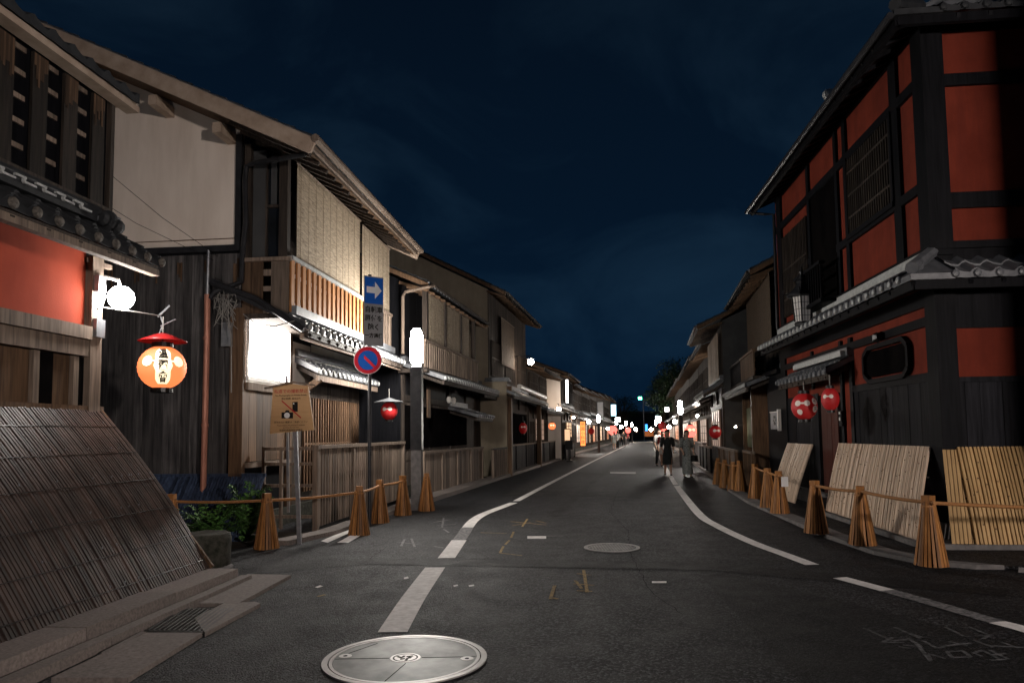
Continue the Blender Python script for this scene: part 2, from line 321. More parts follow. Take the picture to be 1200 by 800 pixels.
# ------------------------------------------------------------------ building components
def roof(mb, F, u0, u1, vh, zh, vl, zl, pitch=.27, rows=None, seg=6, amp=.028, th=.07, row=.26):
    """pantile slope from (vh,zh) down to (vl,zl)"""
    n = max(1, round(abs(u1-u0)/pitch)); L = math.hypot(vl-vh, zl-zh); rows = rows or max(1, round(L/row))
    prof = []
    for c in range(n*seg+1):
        t = (c % seg)/seg
        prof.append((u0+(u1-u0)*c/(n*seg), amp*(math.cos(2*PI*t)+.35*math.cos(4*PI*t+.8))))
    lines = []
    for r in range(rows):
        for e, dz in ((0, .0), (1, .024)):
            s_ = (r+e)/rows
            lines.append([F.p(u, vh+(vl-vh)*s_, zh+(zl-zh)*s_+w+dz) for u, w in prof])
    lines.append([F.p(u, vl-.0*(vl-vh), zl-th+w*.2) for u, w in prof])
    w_ = len(prof); vs_ = [p for ln in lines for p in ln]
    fs = [(i*w_+k, i*w_+k+1, (i+1)*w_+k+1, (i+1)*w_+k) for i in range(len(lines)-1) for k in range(w_-1)]
    mb.add(vs_, fs, 1.0)
    # flat underside
    a, b_ = F.p(u0, vh, zh-th), F.p(u1, vh, zh-th); c, d = F.p(u1, vl, zl-th), F.p(u0, vl, zl-th)
    mb.add([a, b_, c, d], [(0, 1, 2, 3)], 1.0)
    mb.add([a, d, F.p(u0, vl, zl+amp), F.p(u0, vh, zh+amp)], [(0, 1, 2, 3)]); mb.add([b_, c, F.p(u1, vl, zl+amp), F.p(u1, vh, zh+amp)], [(0, 1, 2, 3)])
    return n
def eave_ends(mb, F, u0, u1, v, z, pitch=.27, r=.05):
    n = max(1, round(abs(u1-u0)/pitch))
    for k in range(n+1):
        u = u0+(u1-u0)*k/n
        mb.lathe([(r*.9, -.02), (r, 0), (r*.8, .022), (r*.3, .03)], F.p(u, v, z), 8, F.n)
def soffit(mb, F, u0, u1, vh, zh, vl, zl, step=.45, w=.05, h=.07, gap=.08):
    u = u0+.1
    while u < u1-.05:
        mb.bar(F.p(u, vh, zh-gap-h/2), F.p(u, vl*.96+vh*.04, zl-gap-h/2), w, h, tone=rt()); u += step
def boards(mb, F, u0, u1, v, z0, z1, w=.2, th=.02, perp=None, jit=.006):
    """upright boards on the front (perp None) or, with perp=u, across it from v=u0 to v=u1"""
    x = u0
    while x < u1-.01:
        ww = min(w*random.uniform(.75, 1.2), u1-x); j = random.uniform(0, jit)
        if perp is None: mb.box(F, x+.003, x+ww-.003, v, v+th+j, z0, z1, rt(.55, 1.45))
        else: mb.box(F, perp-th-j, perp, x+.003, x+ww-.003, z0, z1, rt(.55, 1.45))
        x += ww
def lattice(mb, F, u0, u1, v, z0, z1, step=.09, w=.03, d=.04, rails=(), tmin=.7):
    n = max(1, round((u1-u0)/step))
    for k in range(n+1):
        u = u0+(u1-u0)*k/n; mb.box(F, u-w/2, u+w/2, v, v+d, z0, z1, rt(tmin, 1.3))
    for z in rails: mb.box(F, u0-w/2, u1+w/2, v+.004, v+d-.004, z-.02, z+.02, rt())
def text(s, name, mat, parent, o, xd, yd, size, ext=.002, align='CENTER', off=0, wrap=None, bold=0):
    cu = bpy.data.curves.new(name, 'FONT'); cu.body = s; cu.size = size; cu.align_x = align; cu.align_y = 'CENTER'; cu.extrude = ext; cu.offset = bold; cu.resolution_u = 2
    to = bpy.data.objects.new(name+'_tmp', cu); COL.objects.link(to)
    bpy.context.view_layer.update()
    dg = bpy.context.evaluated_depsgraph_get(); me = bpy.data.meshes.new_from_object(to.evaluated_get(dg))
    bpy.data.objects.remove(to); bpy.data.curves.remove(cu)
    o, xd, yd = Vector(o), Vector(xd).normalized(), Vector(yd).normalized(); zd = xd.cross(yd); base = wloc(parent) if parent else Vector()
    for v in me.vertices:
        q = wrap(v.co.x, v.co.y, v.co.z+off) if wrap else o+xd*v.co.x+yd*v.co.y+zd*(v.co.z+off)
        v.co = q-base
    at = me.attributes.new('tone', 'FLOAT', 'FACE'); at.data.foreach_set('value', [1.0]*len(me.polygons))
    me.materials.clear(); me.materials.append(mat); me.update()
    ob = bpy.data.objects.new(name, me); COL.objects.link(ob)
    if parent: ob.parent = parent
    return ob
# ------------------------------------------------------------------ street fronts
FL0 = Fr(-4.62, 8.1, .10, 'L'); FL1 = Fr(-4.3, 11.5, .11, 'L'); FL = Fr(-2.77, 18, .185, 'L')
FR0 = Fr(5.8, 9.8, .10, 'R'); FR = Fr(7.1, 18.7, .19, 'R')
# ------------------------------------------------------------------ ground
b = MB(); b.add([(-260, -60, 0), (320, -60, 0), (320, 700, 0), (-260, 700, 0)], [(0, 1, 2, 3)])
struct(b.build('road', M['asphalt']), 'dark worn asphalt road running down the old street')
def sheet(name, mat, polys, z, label=None, pix=True, th=None):
    b = MB()
    for P in polys:
        z += .0004
        q = [(lambda g: (g.x, g.y, z))(G(*p)) if pix else (p[0], p[1], z) for p in P]
        if th: b.prism([(x, y, z-th) for x, y, _ in q], (0, 0, th), rt(.85, 1.1))
        else: b.add(q, [tuple(range(len(q)))], rt(.85, 1.1))
    o = b.build(name, mat); o['kind'] = 'structure'
    if label: o['label'] = label
    return o
sheet('road_repair_patch', M['asphalt2'], [[(940, 800), (822, 676), (848, 671), (1112, 735), (1200, 757), (1200, 800)]], .003)
sheet('road_repair_strip', M['asphalt2'], [[(270, 668), (430, 654), (830, 659), (1180, 690), (1180, 699), (830, 668), (430, 661), (262, 676)]], .004)
sheet('road_pale_band', M['asphalt3'], [[(440, 653), (1000, 661), (820, 603), (606, 606), (560, 640)]], .002)
sheet('road_trench_repair', M['asphalt2'], [[(640, 606), (655, 606), (720, 545), (716, 545)], [(590, 574), (820, 578), (824, 585), (585, 581)], [(655, 553), (790, 556), (791, 558), (650, 555)]], .004)
def ribbon(pts, w, z, step=.5):
    """a painted line of width w through ground points"""
    P = [Vector((p.x, p.y, 0)) for p in pts]; L, R_ = [], []
    for i, p in enumerate(P):
        d = (P[min(i+1, len(P)-1)]-P[max(i-1, 0)]).normalized(); n = Vector((d.y, -d.x, 0))*w/2
        L.append(Vector((p.x-n.x, p.y-n.y, z))); R_.append(Vector((p.x+n.x, p.y+n.y, z)))
    b = MB()
    for i in range(len(P)-1): b.add([L[i], L[i+1], R_[i+1], R_[i]], [(0, 1, 2, 3)], 1.0)
    return b
def smooth_pts(px, n=4):
    g = [G(*p) for p in px]; out = []
    for i in range(len(g)-1):
        a, b_, c, d = g[max(i-1, 0)], g[i], g[i+1], g[min(i+2, len(g)-1)]
        for k in range(n):
            t = k/n; out.append(.5*((2*b_)+(c-a)*t+(2*a-5*b_+4*c-d)*t*t+(3*b_-a-3*c+d)*t**3))
    return out+[g[-1]]
def line(name, px, w, mat='paint', z=.0068, label=None):
    o = ribbon(smooth_pts(px), w, z).build(name, M[mat]); o['kind'] = 'structure'
    if label: o['label'] = label
line('white_edge_line', [(460, 741), (485, 700), (510, 665)], .235, label='white line starting beside the large manhole')
line('white_edge_line', [(523, 654), (531, 643), (538, 633)], .22)
line('worn_edge_line', [(538, 633), (543, 626), (548, 618)], .20, 'paint_worn')
line('white_edge_line', [(548, 618), (556, 609), (570, 601), (602, 589)], .19)
line('white_edge_line', [(605, 587), (640, 568.5), (678, 549), (710, 533), (743, 517)], .16)
line('white_edge_line', [(1212, 741), (1195, 736), (1168, 729)], .17)
line('worn_edge_line', [(1168, 729), (1100, 709), (1040, 692)], .17, 'paint_worn')
line('white_edge_line', [(1040, 692), (1010, 684), (984, 677)], .17)
line('white_edge_line', [(952, 662), (920, 650), (880, 635), (840, 616), (820, 603), (801, 580), (793, 569)], .17)
line('white_edge_line', [(792, 568), (784, 555), (776, 541), (771, 532), (766, 524)], .15)
sheet('road_marks', M['paint'], [[(618, 628), (640, 628), (640, 631), (618, 631)], [(764, 681), (781, 681), (781, 683), (764, 683)], [(715, 553), (745, 553), (745, 556), (715, 556)],
      [(473, 677), (478, 675.5), (479, 677.5), (474, 678.5)], [(549, 686), (555, 685), (556, 686.5), (550, 687.5)], [(531, 686), (536, 685), (537, 686.5), (532, 687.5)], [(369, 688), (375, 686), (379, 687), (372, 689)],
      [(395, 636), (408, 636), (432, 622), (420, 622)], [(376, 634), (384, 636), (415, 622), (406, 621)]], .003, 'small white marks painted on the asphalt')
def strokes(name, mat, segs, w=.025, z=.0052):
    b = MB()
    for i, (p, q) in enumerate(segs):
        a, c = G(*p), G(*q); d = (c-a).normalized(); n = Vector((d.y, -d.x, 0))*w/2; zz = Vector((0, 0, z+i*.00005))
        b.add([a-n+zz, c-n+zz, c+n+zz, a+n+zz], [(0, 1, 2, 3)], rt(.7, 1.2))
    o = b.build(name, M[mat]); o['kind'] = 'structure'; return o
strokes('yellow_survey_marks', 'paint_yel', [((602, 623), (599, 630)), ((597, 633), (592, 638)), ((590, 640), (586, 648)), ((586, 648), (612, 651)), ((563, 624), (594, 625)), ((598, 611), (640, 615)), ((600, 616), (622, 612)), ((618, 608), (612, 617)), ((628, 610), (640, 613)),
    ((676, 672), (692, 674)), ((672, 684), (696, 686)), ((676, 692), (694, 693)), ((684, 668), (688, 694)), ((674, 680), (682, 690)), ((645, 700), (654, 702)), ((372, 699), (381, 697)), ((650, 686), (645, 702))], .035)
strokes('white_chalk_marks', 'paint_worn', [((508, 612), (526, 609)), ((512, 616), (534, 614)), ((520, 607), (518, 618)), ((466, 635), (490, 638)), ((474, 632), (470, 640)), ((482, 631), (486, 641)), ((520, 620), (526, 624)), ((508, 640), (520, 642)), ((640, 628), (660, 628))], .035)
# ghost lettering on the right: worn-off characters seen from the other side
gx = [((1012, 736), (1046, 751)), ((1046, 751), (1070, 749)), ((1048, 735), (1078, 748)), ((1058, 740), (1082, 747)), ((1046, 747), (1034, 753)), ((1034, 753), (1060, 753)), ((1053, 758), (1068, 760)), ((1064, 748), (1080, 758)), ((1080, 758), (1058, 756)),
      ((1072, 752), (1091, 775)), ((1091, 775), (1087, 766)), ((1087, 766), (1108, 772)), ((1082, 751), (1098, 760)), ((1098, 760), (1110, 757)), ((1108, 735), (1130, 746)), ((1130, 746), (1158, 745)), ((1158, 745), (1152, 749)), ((1136, 735), (1160, 745)),
      ((1112, 752), (1134, 757)), ((1110, 757), (1138, 754)), ((1140, 750), (1164, 759)), ((1160, 757), (1200, 759)), ((1172, 752), (1194, 760)), ((1110, 764), (1116, 771)), ((1116, 771), (1138, 770)), ((1138, 770), (1128, 763)), ((1128, 763), (1110, 764)),
      ((1140, 765), (1152, 770)), ((1152, 762), (1140, 766)), ((1150, 762), (1170, 772)), ((1160, 762), (1182, 773)), ((1162, 768), (1178, 766)), ((1178, 773), (1160, 774))]
strokes('faded_road_lettering', 'ghost', gx, .028)
# cracks
def crack(pts):
    g = [G(*p) for p in pts]; q = []
    for a, c in zip(g, g[1:]):
        n = max(2, int((c-a).length/.12))
        for k in range(n): q.append(a.lerp(c, k/n)+Vector((random.uniform(-.02, .02), random.uniform(-.03, .03), 0)))
    return q+[g[-1]]
cb = MB()
for pts in ([(742, 655), (735, 620), (715, 600), (722, 580), (735, 560)], [(433, 655), (455, 640), (500, 632)], [(742, 655), (760, 690), (800, 720)]):
    r_ = ribbon(crack(pts), .005, .0048); cb.v, off = cb.v+r_.v, len(cb.v); cb.f += [[i+off for i in f] for f in r_.f]; cb.t += r_.t
struct(cb.build('road_cracks', M['void']))
# kerbs
def kerb(name, F, pts, w, h, label=None, mat='stone', seg=1.0, base=0):
    """stone blocks along (u, v) points; v is the road-side edge"""
    b = MB()
    for (u0, v0), (u1, v1) in zip(pts, pts[1:]):
        n = max(1, round(abs(u1-u0)/seg))
        for k in range(n):
            a, c = k/n, (k+1)/n; ua, uc, va, vc = u0+(u1-u0)*a+.004, u0+(u1-u0)*c-.004, v0+(v1-v0)*a, v0+(v1-v0)*c; j = random.uniform(-.004, .004)
            b.hexa([F.p(ua, va-w, base-.02), F.p(uc, vc-w, base-.02), F.p(uc, vc, base-.02), F.p(ua, va, base-.02), F.p(ua, va-w, h+j), F.p(uc, vc-w, h+j), F.p(uc, vc-.012, h+j), F.p(ua, va-.012, h+j)], rt(.8, 1.15))
    o = b.build(name, M[mat]); return struct(o, label)
kerb('kerb', FL0, [(-6, 1.69), (-.05, 1.69)], .5, .15, 'granite kerb under the large curved screen', 'stone', 1.3)
kerb('kerb_step', FL0, [(-6, 1.94), (.0, 1.82)], .13, .075, None, 'stone', 1.1)
kerb('kerb', FL1, [(-.9, 1.2), (.2, 1.5), (3.3, 1.62), (6.3, 1.6)], .32, .07, 'granite kerb below the picket fence', 'stone', .9)
kerb('kerb', FL, [(-.9, 1.1), (30, 1.05), (105, 1.2)], .5, .10, 'long pale kerb on the left side of the street', 'stone', 1.2)
kerb('kerb', FR0, [(-1.75, .55), (-1.46, 1.0), (-.8, 1.27), (.7, 1.40), (5.7, 1.38), (9.2, 1.15)], .3, .05, 'low kerb curving round the red corner house', 'concrete', .8)
kerb('kerb', FR0, [(-2.0, -8), (-1.9, .2)], .3, .05, None, 'concrete', 2.5)
kerb('kerb', FR, [(.6, 1.5), (12, 1.55), (100, 1.55)], .45, .08, 'long pale kerb on the right side of the street', 'stone', 1.2)
sheet('pavement', M['stone'], [[(60, 800), (150, 800), (237, 746), (171, 746)], [(240, 746), (305, 711), (298, 709), (262, 711), (228, 728)], [(229, 711), (279, 711), (341, 677), (290, 676)],
                               [(118, 770), (125, 770), (171, 745), (165, 745)]], .035, 'pink granite paving slabs beside the left kerb', th=.04)
g_ = MB(); q = [G(*p) for p in ((174, 743), (213, 717), (273, 717), (238, 744))]
for k in range(12):
    t = k/11; g_.bar(q[0].lerp(q[3], t)+Vector((0, 0, .028)), q[1].lerp(q[2], t)+Vector((0, 0, .028)), .016, .02)
for t in (0, .33, .66, 1): g_.bar(q[0].lerp(q[1], t)+Vector((0, 0, .022)), q[3].lerp(q[2], t)+Vector((0, 0, .022)), .016, .02)
b = MB(); b.prism([v+Vector((0, 0, .004)) for v in q], (0, 0, .004)); dg_ = thing('drain_grate', 'rusty steel drain grate set in pale granite paving', 'grate', q[0])
g_.build('bars', M['iron'], dg_); b.build('pit', M['void'], dg_)
# manhole covers
def manhole(c, r, label, big):
    t = thing('manhole_cover', label, 'manhole cover', (c.x, c.y, 0))
    MB().lathe([(r, .004), (r, .014), (r*.93, .014), (r*.93, .006)], (c.x, c.y, 0), 64, caps=False).build('outer_rim', M['iron_ring'], t)
    MB().lathe([(r*.915, .006), (r*.915, .013), (r*.875, .013), (r*.875, .006)], (c.x, c.y, 0), 64, caps=False).build('inner_rim', M['iron_ring'], t)
    MB().lathe([(r*.99, .003), (r*.99, .006)], (c.x, c.y, 0), 64).build('joint', M['void'], t)
    pl = MB().lathe([(r*.87, .004), (r*.87, .0105)], (c.x, c.y, 0), 64).build('plate', M['iron'], t)
    b = MB()
    if big:
        for a in (0.02,): 
            d = Vector((math.cos(a), math.sin(a), 0)); b.bar(c+d*r*.2+Vector((0, 0, .0105)), c+d*r*.86+Vector((0, 0, .0105)), .008, .002); b.bar(c-d*r*.2+Vector((0, 0, .0105)), c-d*r*.86+Vector((0, 0, .0105)), .008, .002)
        b.bar(c+Vector((.02, -.12, .0105)), c+Vector((-.06, -.48, .0105)), .006, .002); b.bar(c+Vector((-.42, .12, .0105)), c+Vector((-.26, .36, .0105)), .006, .002)
        b.build('seams', M['void'], t)
        e = MB(); e.lathe([(r*.185, .010), (r*.185, .0125)], (c.x, c.y, 0), 32); eo = e.build('emblem', M['iron_ring'], t)
        k = MB(); k.lathe([(r*.155, .0128), (r*.155, .0135), (r*.135, .0135), (r*.135, .0128)], (c.x, c.y, 0), 32, caps=False)
        for a, w in ((.3, .09), (1.4, .06), (2.4, .1), (3.6, .07), (4.6, .1), (5.5, .06)):
            d = Vector((math.cos(a), math.sin(a), 0)); n = Vector((-d.y, d.x, 0)); k.bar(c+d*r*.02+n*.02+Vector((0, 0, .0135)), c+d*r*w*1.1+n*.02+Vector((0, 0, .0135)), .018, .002)
        k.build('emblem_marks', M['ink'], eo)
        for s, dy in ((-1, .10), (1, -.06)):
            p = c+Vector((s*r*.76, dy*r, 0)); h = MB().lathe([(r*.08, .0105), (r*.08, .0125)], (p.x, p.y, 0), 20).build('key_hole', M['iron_ring'], t)
            MB().lathe([(r*.028, .0126), (r*.028, .0132)], (p.x, p.y, 0), 12).build('hole', M['void'], h)
    else:
        for i in range(-8, 9):
            for j in range(-8, 9):
                x, y = i*r*.1, j*r*.1
                if math.hypot(x, y) < r*.82 and (i+j) % 2 == 0: b.lathe([(r*.045, .0104), (r*.035, .0135)], (c.x+x, c.y+y, 0), 6)
        b.build('studs', M['iron_ring'], t)
    return t
cA = (G(382, 771)+G(570, 771))/2; cA.y -= .02
manhole(Vector((cA.x, cA.y, 0)), .565, 'large round iron manhole cover in front, at the foot of the white line', True)
cB = G(717, 641.8); manhole(Vector((cB.x, cB.y, 0)), .375, 'small studded manhole cover farther up the road', False)
# ------------------------------------------------------------------ common pieces
def gable(mb, F, u, th, v0, v1, z0, ze, slope, vr=-5.0):
    """wall across the front at u between v1 (street side) and v0, its top following the roof that falls to the street; ze = height at v=0"""
    zt = lambda v: ze-slope*v if v > vr else ze-slope*vr-slope*(vr-v)
    P = [(v1, z0), (v1, zt(v1))]+([(vr, zt(vr))] if v0 < vr < v1 else [])+[(v0, zt(v0)), (v0, z0)]
    mb.prism([F.p(u, v, z) for v, z in P], F.a*th)
def main_roof(t, F, u0, u1, ve, ze, slope, vr=-5.0, back=None, mat='tile', barge='wood_grey', det=True, th=.14, bh=.22):
    zr = ze+slope*(ve-vr)
    b = MB()
    roof(b, F, u0, u1, vr, zr, ve, ze, row=.3 if det else .9, seg=6 if det else 4, pitch=.27 if det else .4)
    bk = back if back is not None else vr-abs(ve-vr)
    roof(b, F, u0, u1, vr, zr, bk, ze, row=1.2, seg=3, pitch=.6)
    ro = b.build('roof', M[mat], t)
    if det:
        e = MB(); eave_ends(e, F, u0, u1, ve+.01, ze-.02); e.build('eave_tile', M['tile'], ro)
    r = MB(); r.box(F, u0-.03, u1+.03, vr-.14, vr+.14, zr-.02, zr+.22); r.tube([F.p(u0-.05, vr, zr+.25), F.p(u1+.05, vr, zr+.25)], .09, 8); r.build('ridge', M[mat], ro)
    g = MB()
    for u in (u0-.03, u1+.03):
        for a_, b_ in (((vr, zr), (ve, ze)), ((vr, zr), (bk, ze))):
            g.bar(F.p(u, a_[0], a_[1]-th+(.22-bh)/2), F.p(u, b_[0], b_[1]-th+(.22-bh)/2), .05, bh)
    g.build('bargeboard', M[barge], ro)
    return ro
def hisashi(t, F, u0, u1, zh, ve, zl, name='lower_roof', ends='tile', v0=0, det=True, barge='wood_dark', tile='tile'):
    b = MB(); roof(b, F, u0, u1, v0, zh, ve, zl, row=.25 if det else .6, seg=6 if det else 4); ro = b.build(name, M[tile], t)
    e = MB(); eave_ends(e, F, u0, u1, ve+.01, zl-.015, r=.055); e.build('eave_tile', M[ends], ro)
    k = MB(); k.bar(F.p(u0, ve-.06, zl-.12), F.p(u1, ve-.06, zl-.12), .06, .1)
    soffit(k, F, u0, u1, v0, zh-.03, ve, zl-.03, step=.42); k.build('rafters', M[barge], ro)
    r = MB(); r.box(F, u0, u1, v0+.0, v0+.12, zh+.02, zh+.16); r.build('wall_ridge', M['tile'], ro)
    return ro
def gutter(t, F, u0, u1, v, z, r=.055, mat='metal_dark', slope=.01):
    b = MB(); b.tube([F.p(u0, v, z), F.p(u1, v, z-slope)], r, 8); b.build('gutter', M[mat], t)
def sudare(F, u0, u1, v, z0, z1, label, group='reed blinds hanging on the upper floors', mat='sudare'):
    t = thing('reed_blind', label, 'reed blind', F.p(u0, v, z1), group)
    b = MB(); n = max(2, int((u1-u0)/.25)); 
    for k in range(n):
        a, c = u0+(u1-u0)*k/n, u0+(u1-u0)*(k+1)/n; wv = .003*math.sin(k*1.7); wc = .003*math.sin((k+1)*1.7)
        b.hexa([F.p(a, v+wv, z0), F.p(c, v+wc, z0), F.p(c, v+wc+.008, z0), F.p(a, v+wv+.008, z0), F.p(a, v+wv, z1), F.p(c, v+wc, z1), F.p(c, v+wc+.008, z1), F.p(a, v+wv+.008, z1)], 1.0)
    b.build('reeds', M[mat], t)
    s = MB(); k = u0+.12
    while k < u1: s.box(F, k-.003, k+.003, v+.02, v+.023, z0, z1); k += .34
    s.build('strings', M['string'], t)
    r = MB(); r.tube([F.p(u0-.04, v+.015, z1+.015), F.p(u1+.04, v+.015, z1+.015)], .018, 6); r.tube([F.p(u0-.02, v+.01, z0-.01), F.p(u1+.02, v+.01, z0-.01)], .014, 6); r.build('rod', M['wood_grey'], t)
    return t
def railing(t, F, u0, u1, v, z0, z1, step=.22, w=.09, mat='wood_tan', name='balustrade', d=.035, backmat=None):
    b = MB(); n = max(1, round((u1-u0)/step))
    for k in range(n+1):
        u = u0+(u1-u0)*k/n; b.box(F, u-w/2, u+w/2, v-d/2, v+d/2, z0, z1, rt(.75, 1.15))
    ro = b.build(name, M[mat], t)
    r = MB(); r.box(F, u0-.08, u1+.08, v-.05, v+.05, z1, z1+.06); r.box(F, u0, u1, v-.045, v-d/2-.003, z0+.12, z0+.18); r.box(F, u0, u1, v-.045, v-d/2-.003, z1-.25, z1-.19)
    r.build('rail', M[backmat or mat], ro)
    k = MB(); k.box(F, u0, u1, v-.30, v-.28, z0-.02, z1); k.build('shade_sheet', M['void'], ro)  # near-black sheet painted in for the shade behind the balusters
    return ro
# ------------------------------------------------------------------ LEFT 0: red walled house beside the camera
t = thing('townhouse', 'nearest house on the left with a red plaster wall above wooden panels', 'house', FL0.p(-3, 0, 0), 'old wooden townhouses along the street')
b = MB(); b.box(FL0, -8, -.14, -7, -.06, 0, 5.2); b.build('wall_core', M['plaster_g'], t)
b = MB(); b.box(FL0, -8, -.28, -.06, .0, 2.75, 3.7); b.build('plaster_band', M['red'], t)
b = MB(); b.box(FL0, -.26, -.08, -.1, .07, .0, 3.55); b.box(FL0, -4.6, -4.44, -.06, .06, 0, 3.55); b.build('post', M['wood_grey'], t)
b = MB(); b.box(FL0, -8, -.27, -.05, .10, 2.62, 2.76); b.box(FL0, -8, -.27, -.05, .055, 2.44, 2.615); b.build('beam', M['wood_grey'], t)
b = MB(); boards(b, FL0, -8, -.32, -.05, .0, 2.43, .42, .02); b.build('panelling', M['wood_brown'], t)
b = MB()
for u in (-.42, -.98, -1.5, -2.1): b.box(FL0, u-.04, u+.04, -.02, .03, 0, 2.43, rt())
b.build('stile', M['wood_grey'], t)
b = MB(); b.box(FL0, -.36, -.28, -.03, .012, 0, 2.43); b.box(FL0, -.9, -.72, -.03, .0, 0, 2.43); b.build('recess_shade', M['void'], t)  # near-black strips paint the shade of recesses onto the panelling
b = MB(); b.box(FL0, -8, -.1, -.05, .08, 4.02, 5.45); b.build('upper_wall', M['wood_black'], t)
b = MB(); u = -.22
while u > -5:
    b.box(FL0, u-.2, u, .10, .13, 4.12, 5.32, rt(.3, .8)); u -= .43
b.build('shutter_boards', M['wood_dark'], t)
b = MB(); u = -.42
while u > -5:
    for k in range(5): b.box(FL0, u-.20, u-.06, .085, .105, 4.3+k*.24, 4.35+k*.24, rt(.6, 1.4))
    u -= .43
b.build('shutter_slats', M['wood_grey'], t)
b = MB(); u = -.22
while u > -5:
    for q_ in range(7): x = u-.19+q_*.026; b.box(FL0, x, x+.025, .1315, .1345, 5.32-random.uniform(.12, .4), 5.315, rt(.3, 1.2))
    u -= .43
b.build('bare_wood_streaks', M['wood_brown'], t)
b = MB(); b.box(FL0, -8, -.06, .06, .14, 4.02, 4.12); b.box(FL0, -.12, -.06, .06, .14, 4.12, 5.4); b.build('sill', M['wood_dark'], t)
b = MB(); b.bar(FL0.p(-8, .22, 5.41), FL0.p(.14, .22, 5.36), .16, .07); b.bar(FL0.p(-8, .1, 5.5), FL0.p(.16, .1, 5.44), .3, .05); b.build('upper_eave_board', M['wood_pale'], t)
b = MB(); roof(b, FL0, -8, .14, -3, 6.9, .3, 5.5); b.build('upper_roof', M['tile_dark'], t)
ro = hisashi(t, FL0, -8, .12, 3.92, .62, 3.56, 'lower_roof', 'tile_mid', tile='tile_dark')
b = MB()
for k in range(30):                       # the pale edge pattern of the openwork ridge along the wall
    u = -.5-k*.26; b.bar(FL0.p(u, .2, 3.96), FL0.p(u-.15, .2, 3.96), .03, .022); b.bar(FL0.p(u-.15, .2, 3.96), FL0.p(u-.15, .2, 4.0), .022, .03); b.bar(FL0.p(u-.13, .2, 4.0), FL0.p(u-.26, .2, 4.0), .03, .022)
b.build('ridge_tile_edges', M['tile_end'], ro)
b = MB(); b.box(FL0, -8, -.35, .04, .17, 3.9, 4.03); b.tube([FL0.p(-8, .12, 4.04), FL0.p(-.28, .12, 4.04)], .055, 8)
for k in range(3): b.lathe([(.05, 0), (.09, .03), (.085, .08), (.03, .1)], FL0.p(-.26+k*.07, .14+k*.03, 3.98-.03*k), 10, FL0.a)
b.lathe([(.02, 0), (.1, .02), (.1, .06), (.02, .08)], FL0.p(-.2, .16, 3.98), 12, FL0.a); b.build('ridge_end_tile', M['tile_dark'], ro)
b = MB(); b.bar(FL0.p(-8, .56, 3.42), FL0.p(.12, .56, 3.42), .09, .07); b.bar(FL0.p(-.3, -.0, 3.5), FL0.p(.1, .02, 3.5), .05, .05); b.build('eave_board', M['wood_grey'], t)
# curved screen against it
t = thing('bamboo_screen', 'huge dark slatted screen leaning on the nearest left house', 'bamboo screen', FL0.p(-3, .6, 0), 'leaning bamboo screens at the foot of the walls')
def screen_curve(n, v1, z1, base, bulge=.06):
    out = []
    for i in range(n+1):
        s = i/n; v = .03+(v1-.03)*s; z = z1+(base-z1)*s
        k = math.sin(PI*s)*bulge; out.append((v+k, z+k*.7))
    return out
def inuyarai(t, F, u0, u1, v1, z1, mat, w=.042, gap=.005, base=0, n=8, bulge=.06, perp=None, battens=5, shear=0, nails=False, v0=0, two=False, nailmat='iron', tr=(.5, 1.5)):
    """slats leaning from the wall to the ground; perp=u puts them across the front, falling towards the camera"""
    c = screen_curve(n, v1, z1, base, bulge)
    P = (lambda x, v, z: F.p(perp-v, x, z)) if perp is not None else (lambda x, v, z: F.p(x, v0+v, z))
    b = MB(); x = u0
    while x < u1-.005:
        ww = w*random.uniform(.85, 1.15); tn = rt(*tr); ph = random.uniform(-.006, .006)
        for i in range(n):
            (va, za), (vb, zb) = c[i], c[i+1]
            xa, xb = x+shear*(i/n), x+shear*((i+1)/n)
            b.hexa([P(xa, va-.012, za-.012), P(xa+ww-gap, va-.012, za-.012), P(xb+ww-gap, vb-.012, zb-.012), P(xb, vb-.012, zb-.012),
                    P(xa+.004, va+.006+ph, za+.006), P(xa+ww-gap-.004, va+.006+ph, za+.006), P(xb+ww-gap-.004, vb+.006+ph, zb+.006), P(xb+.004, vb+.006+ph, zb+.006)], tn)
        x += ww
    so_ = b.build('slats', M[mat], t)
    k = MB()
    for i in range(battens):
        s = (i+.6)/battens; j = min(n-1, int(s*n)); f = s*n-j; v = c[j][0]*(1-f)+c[j+1][0]*f; z = c[j][1]*(1-f)+c[j+1][1]*f
        k.bar(P(u0+shear*s, v-.03, z-.035), P(u1+shear*s, v-.03, z-.035), .03, .02)
    k.build('battens', M['wood_dark'], t)
    if nails:
        m = MB()
        if two:
            x = u0+.03
            while x < u1:
                for q_ in range(2):
                    s = random.uniform(.08, .9) if random.random() < .55 else None
                    if s is None: continue
                    j = min(n-1, int(s*n)); f = s*n-j; v = c[j][0]*(1-f)+c[j+1][0]*f; z = c[j][1]*(1-f)+c[j+1][1]*f
                    m.hexa([P(x+a+shear*s, v+.008+e, z+.008+e2) for e in (0, .006) for a, e2 in ((-.009, -.008), (.009, -.008), (.009, .008), (-.009, .008))])
                x += w
        for i in range(0 if two else battens):
            s = (i+.6)/battens; j = min(n-1, int(s*n)); f = s*n-j; v = c[j][0]*(1-f)+c[j+1][0]*f; z = c[j][1]*(1-f)+c[j+1][1]*f
            x = u0+.05
            while x < u1:
                if random.random() < nails: m.hexa([P(x+a+shear*s, v+.010+e, z+.010+e2) for e in (0, .006) for a, e2 in ((-.007, -.009), (.007, -.009), (.007, .009), (-.007, .009))])
                x += w
        m.build('nails', M[nailmat], t)
    return so_
inuyarai(t, FL0, -5.4, -.02, 1.35, 1.88, 'bamboo_old', .04, .008, .14, 9, .05, battens=6, nails=.12, nailmat='tile', tr=(.45, 1.35))
b = MB(); sc_ = screen_curve(9, 1.35, 1.88, .14, .05)
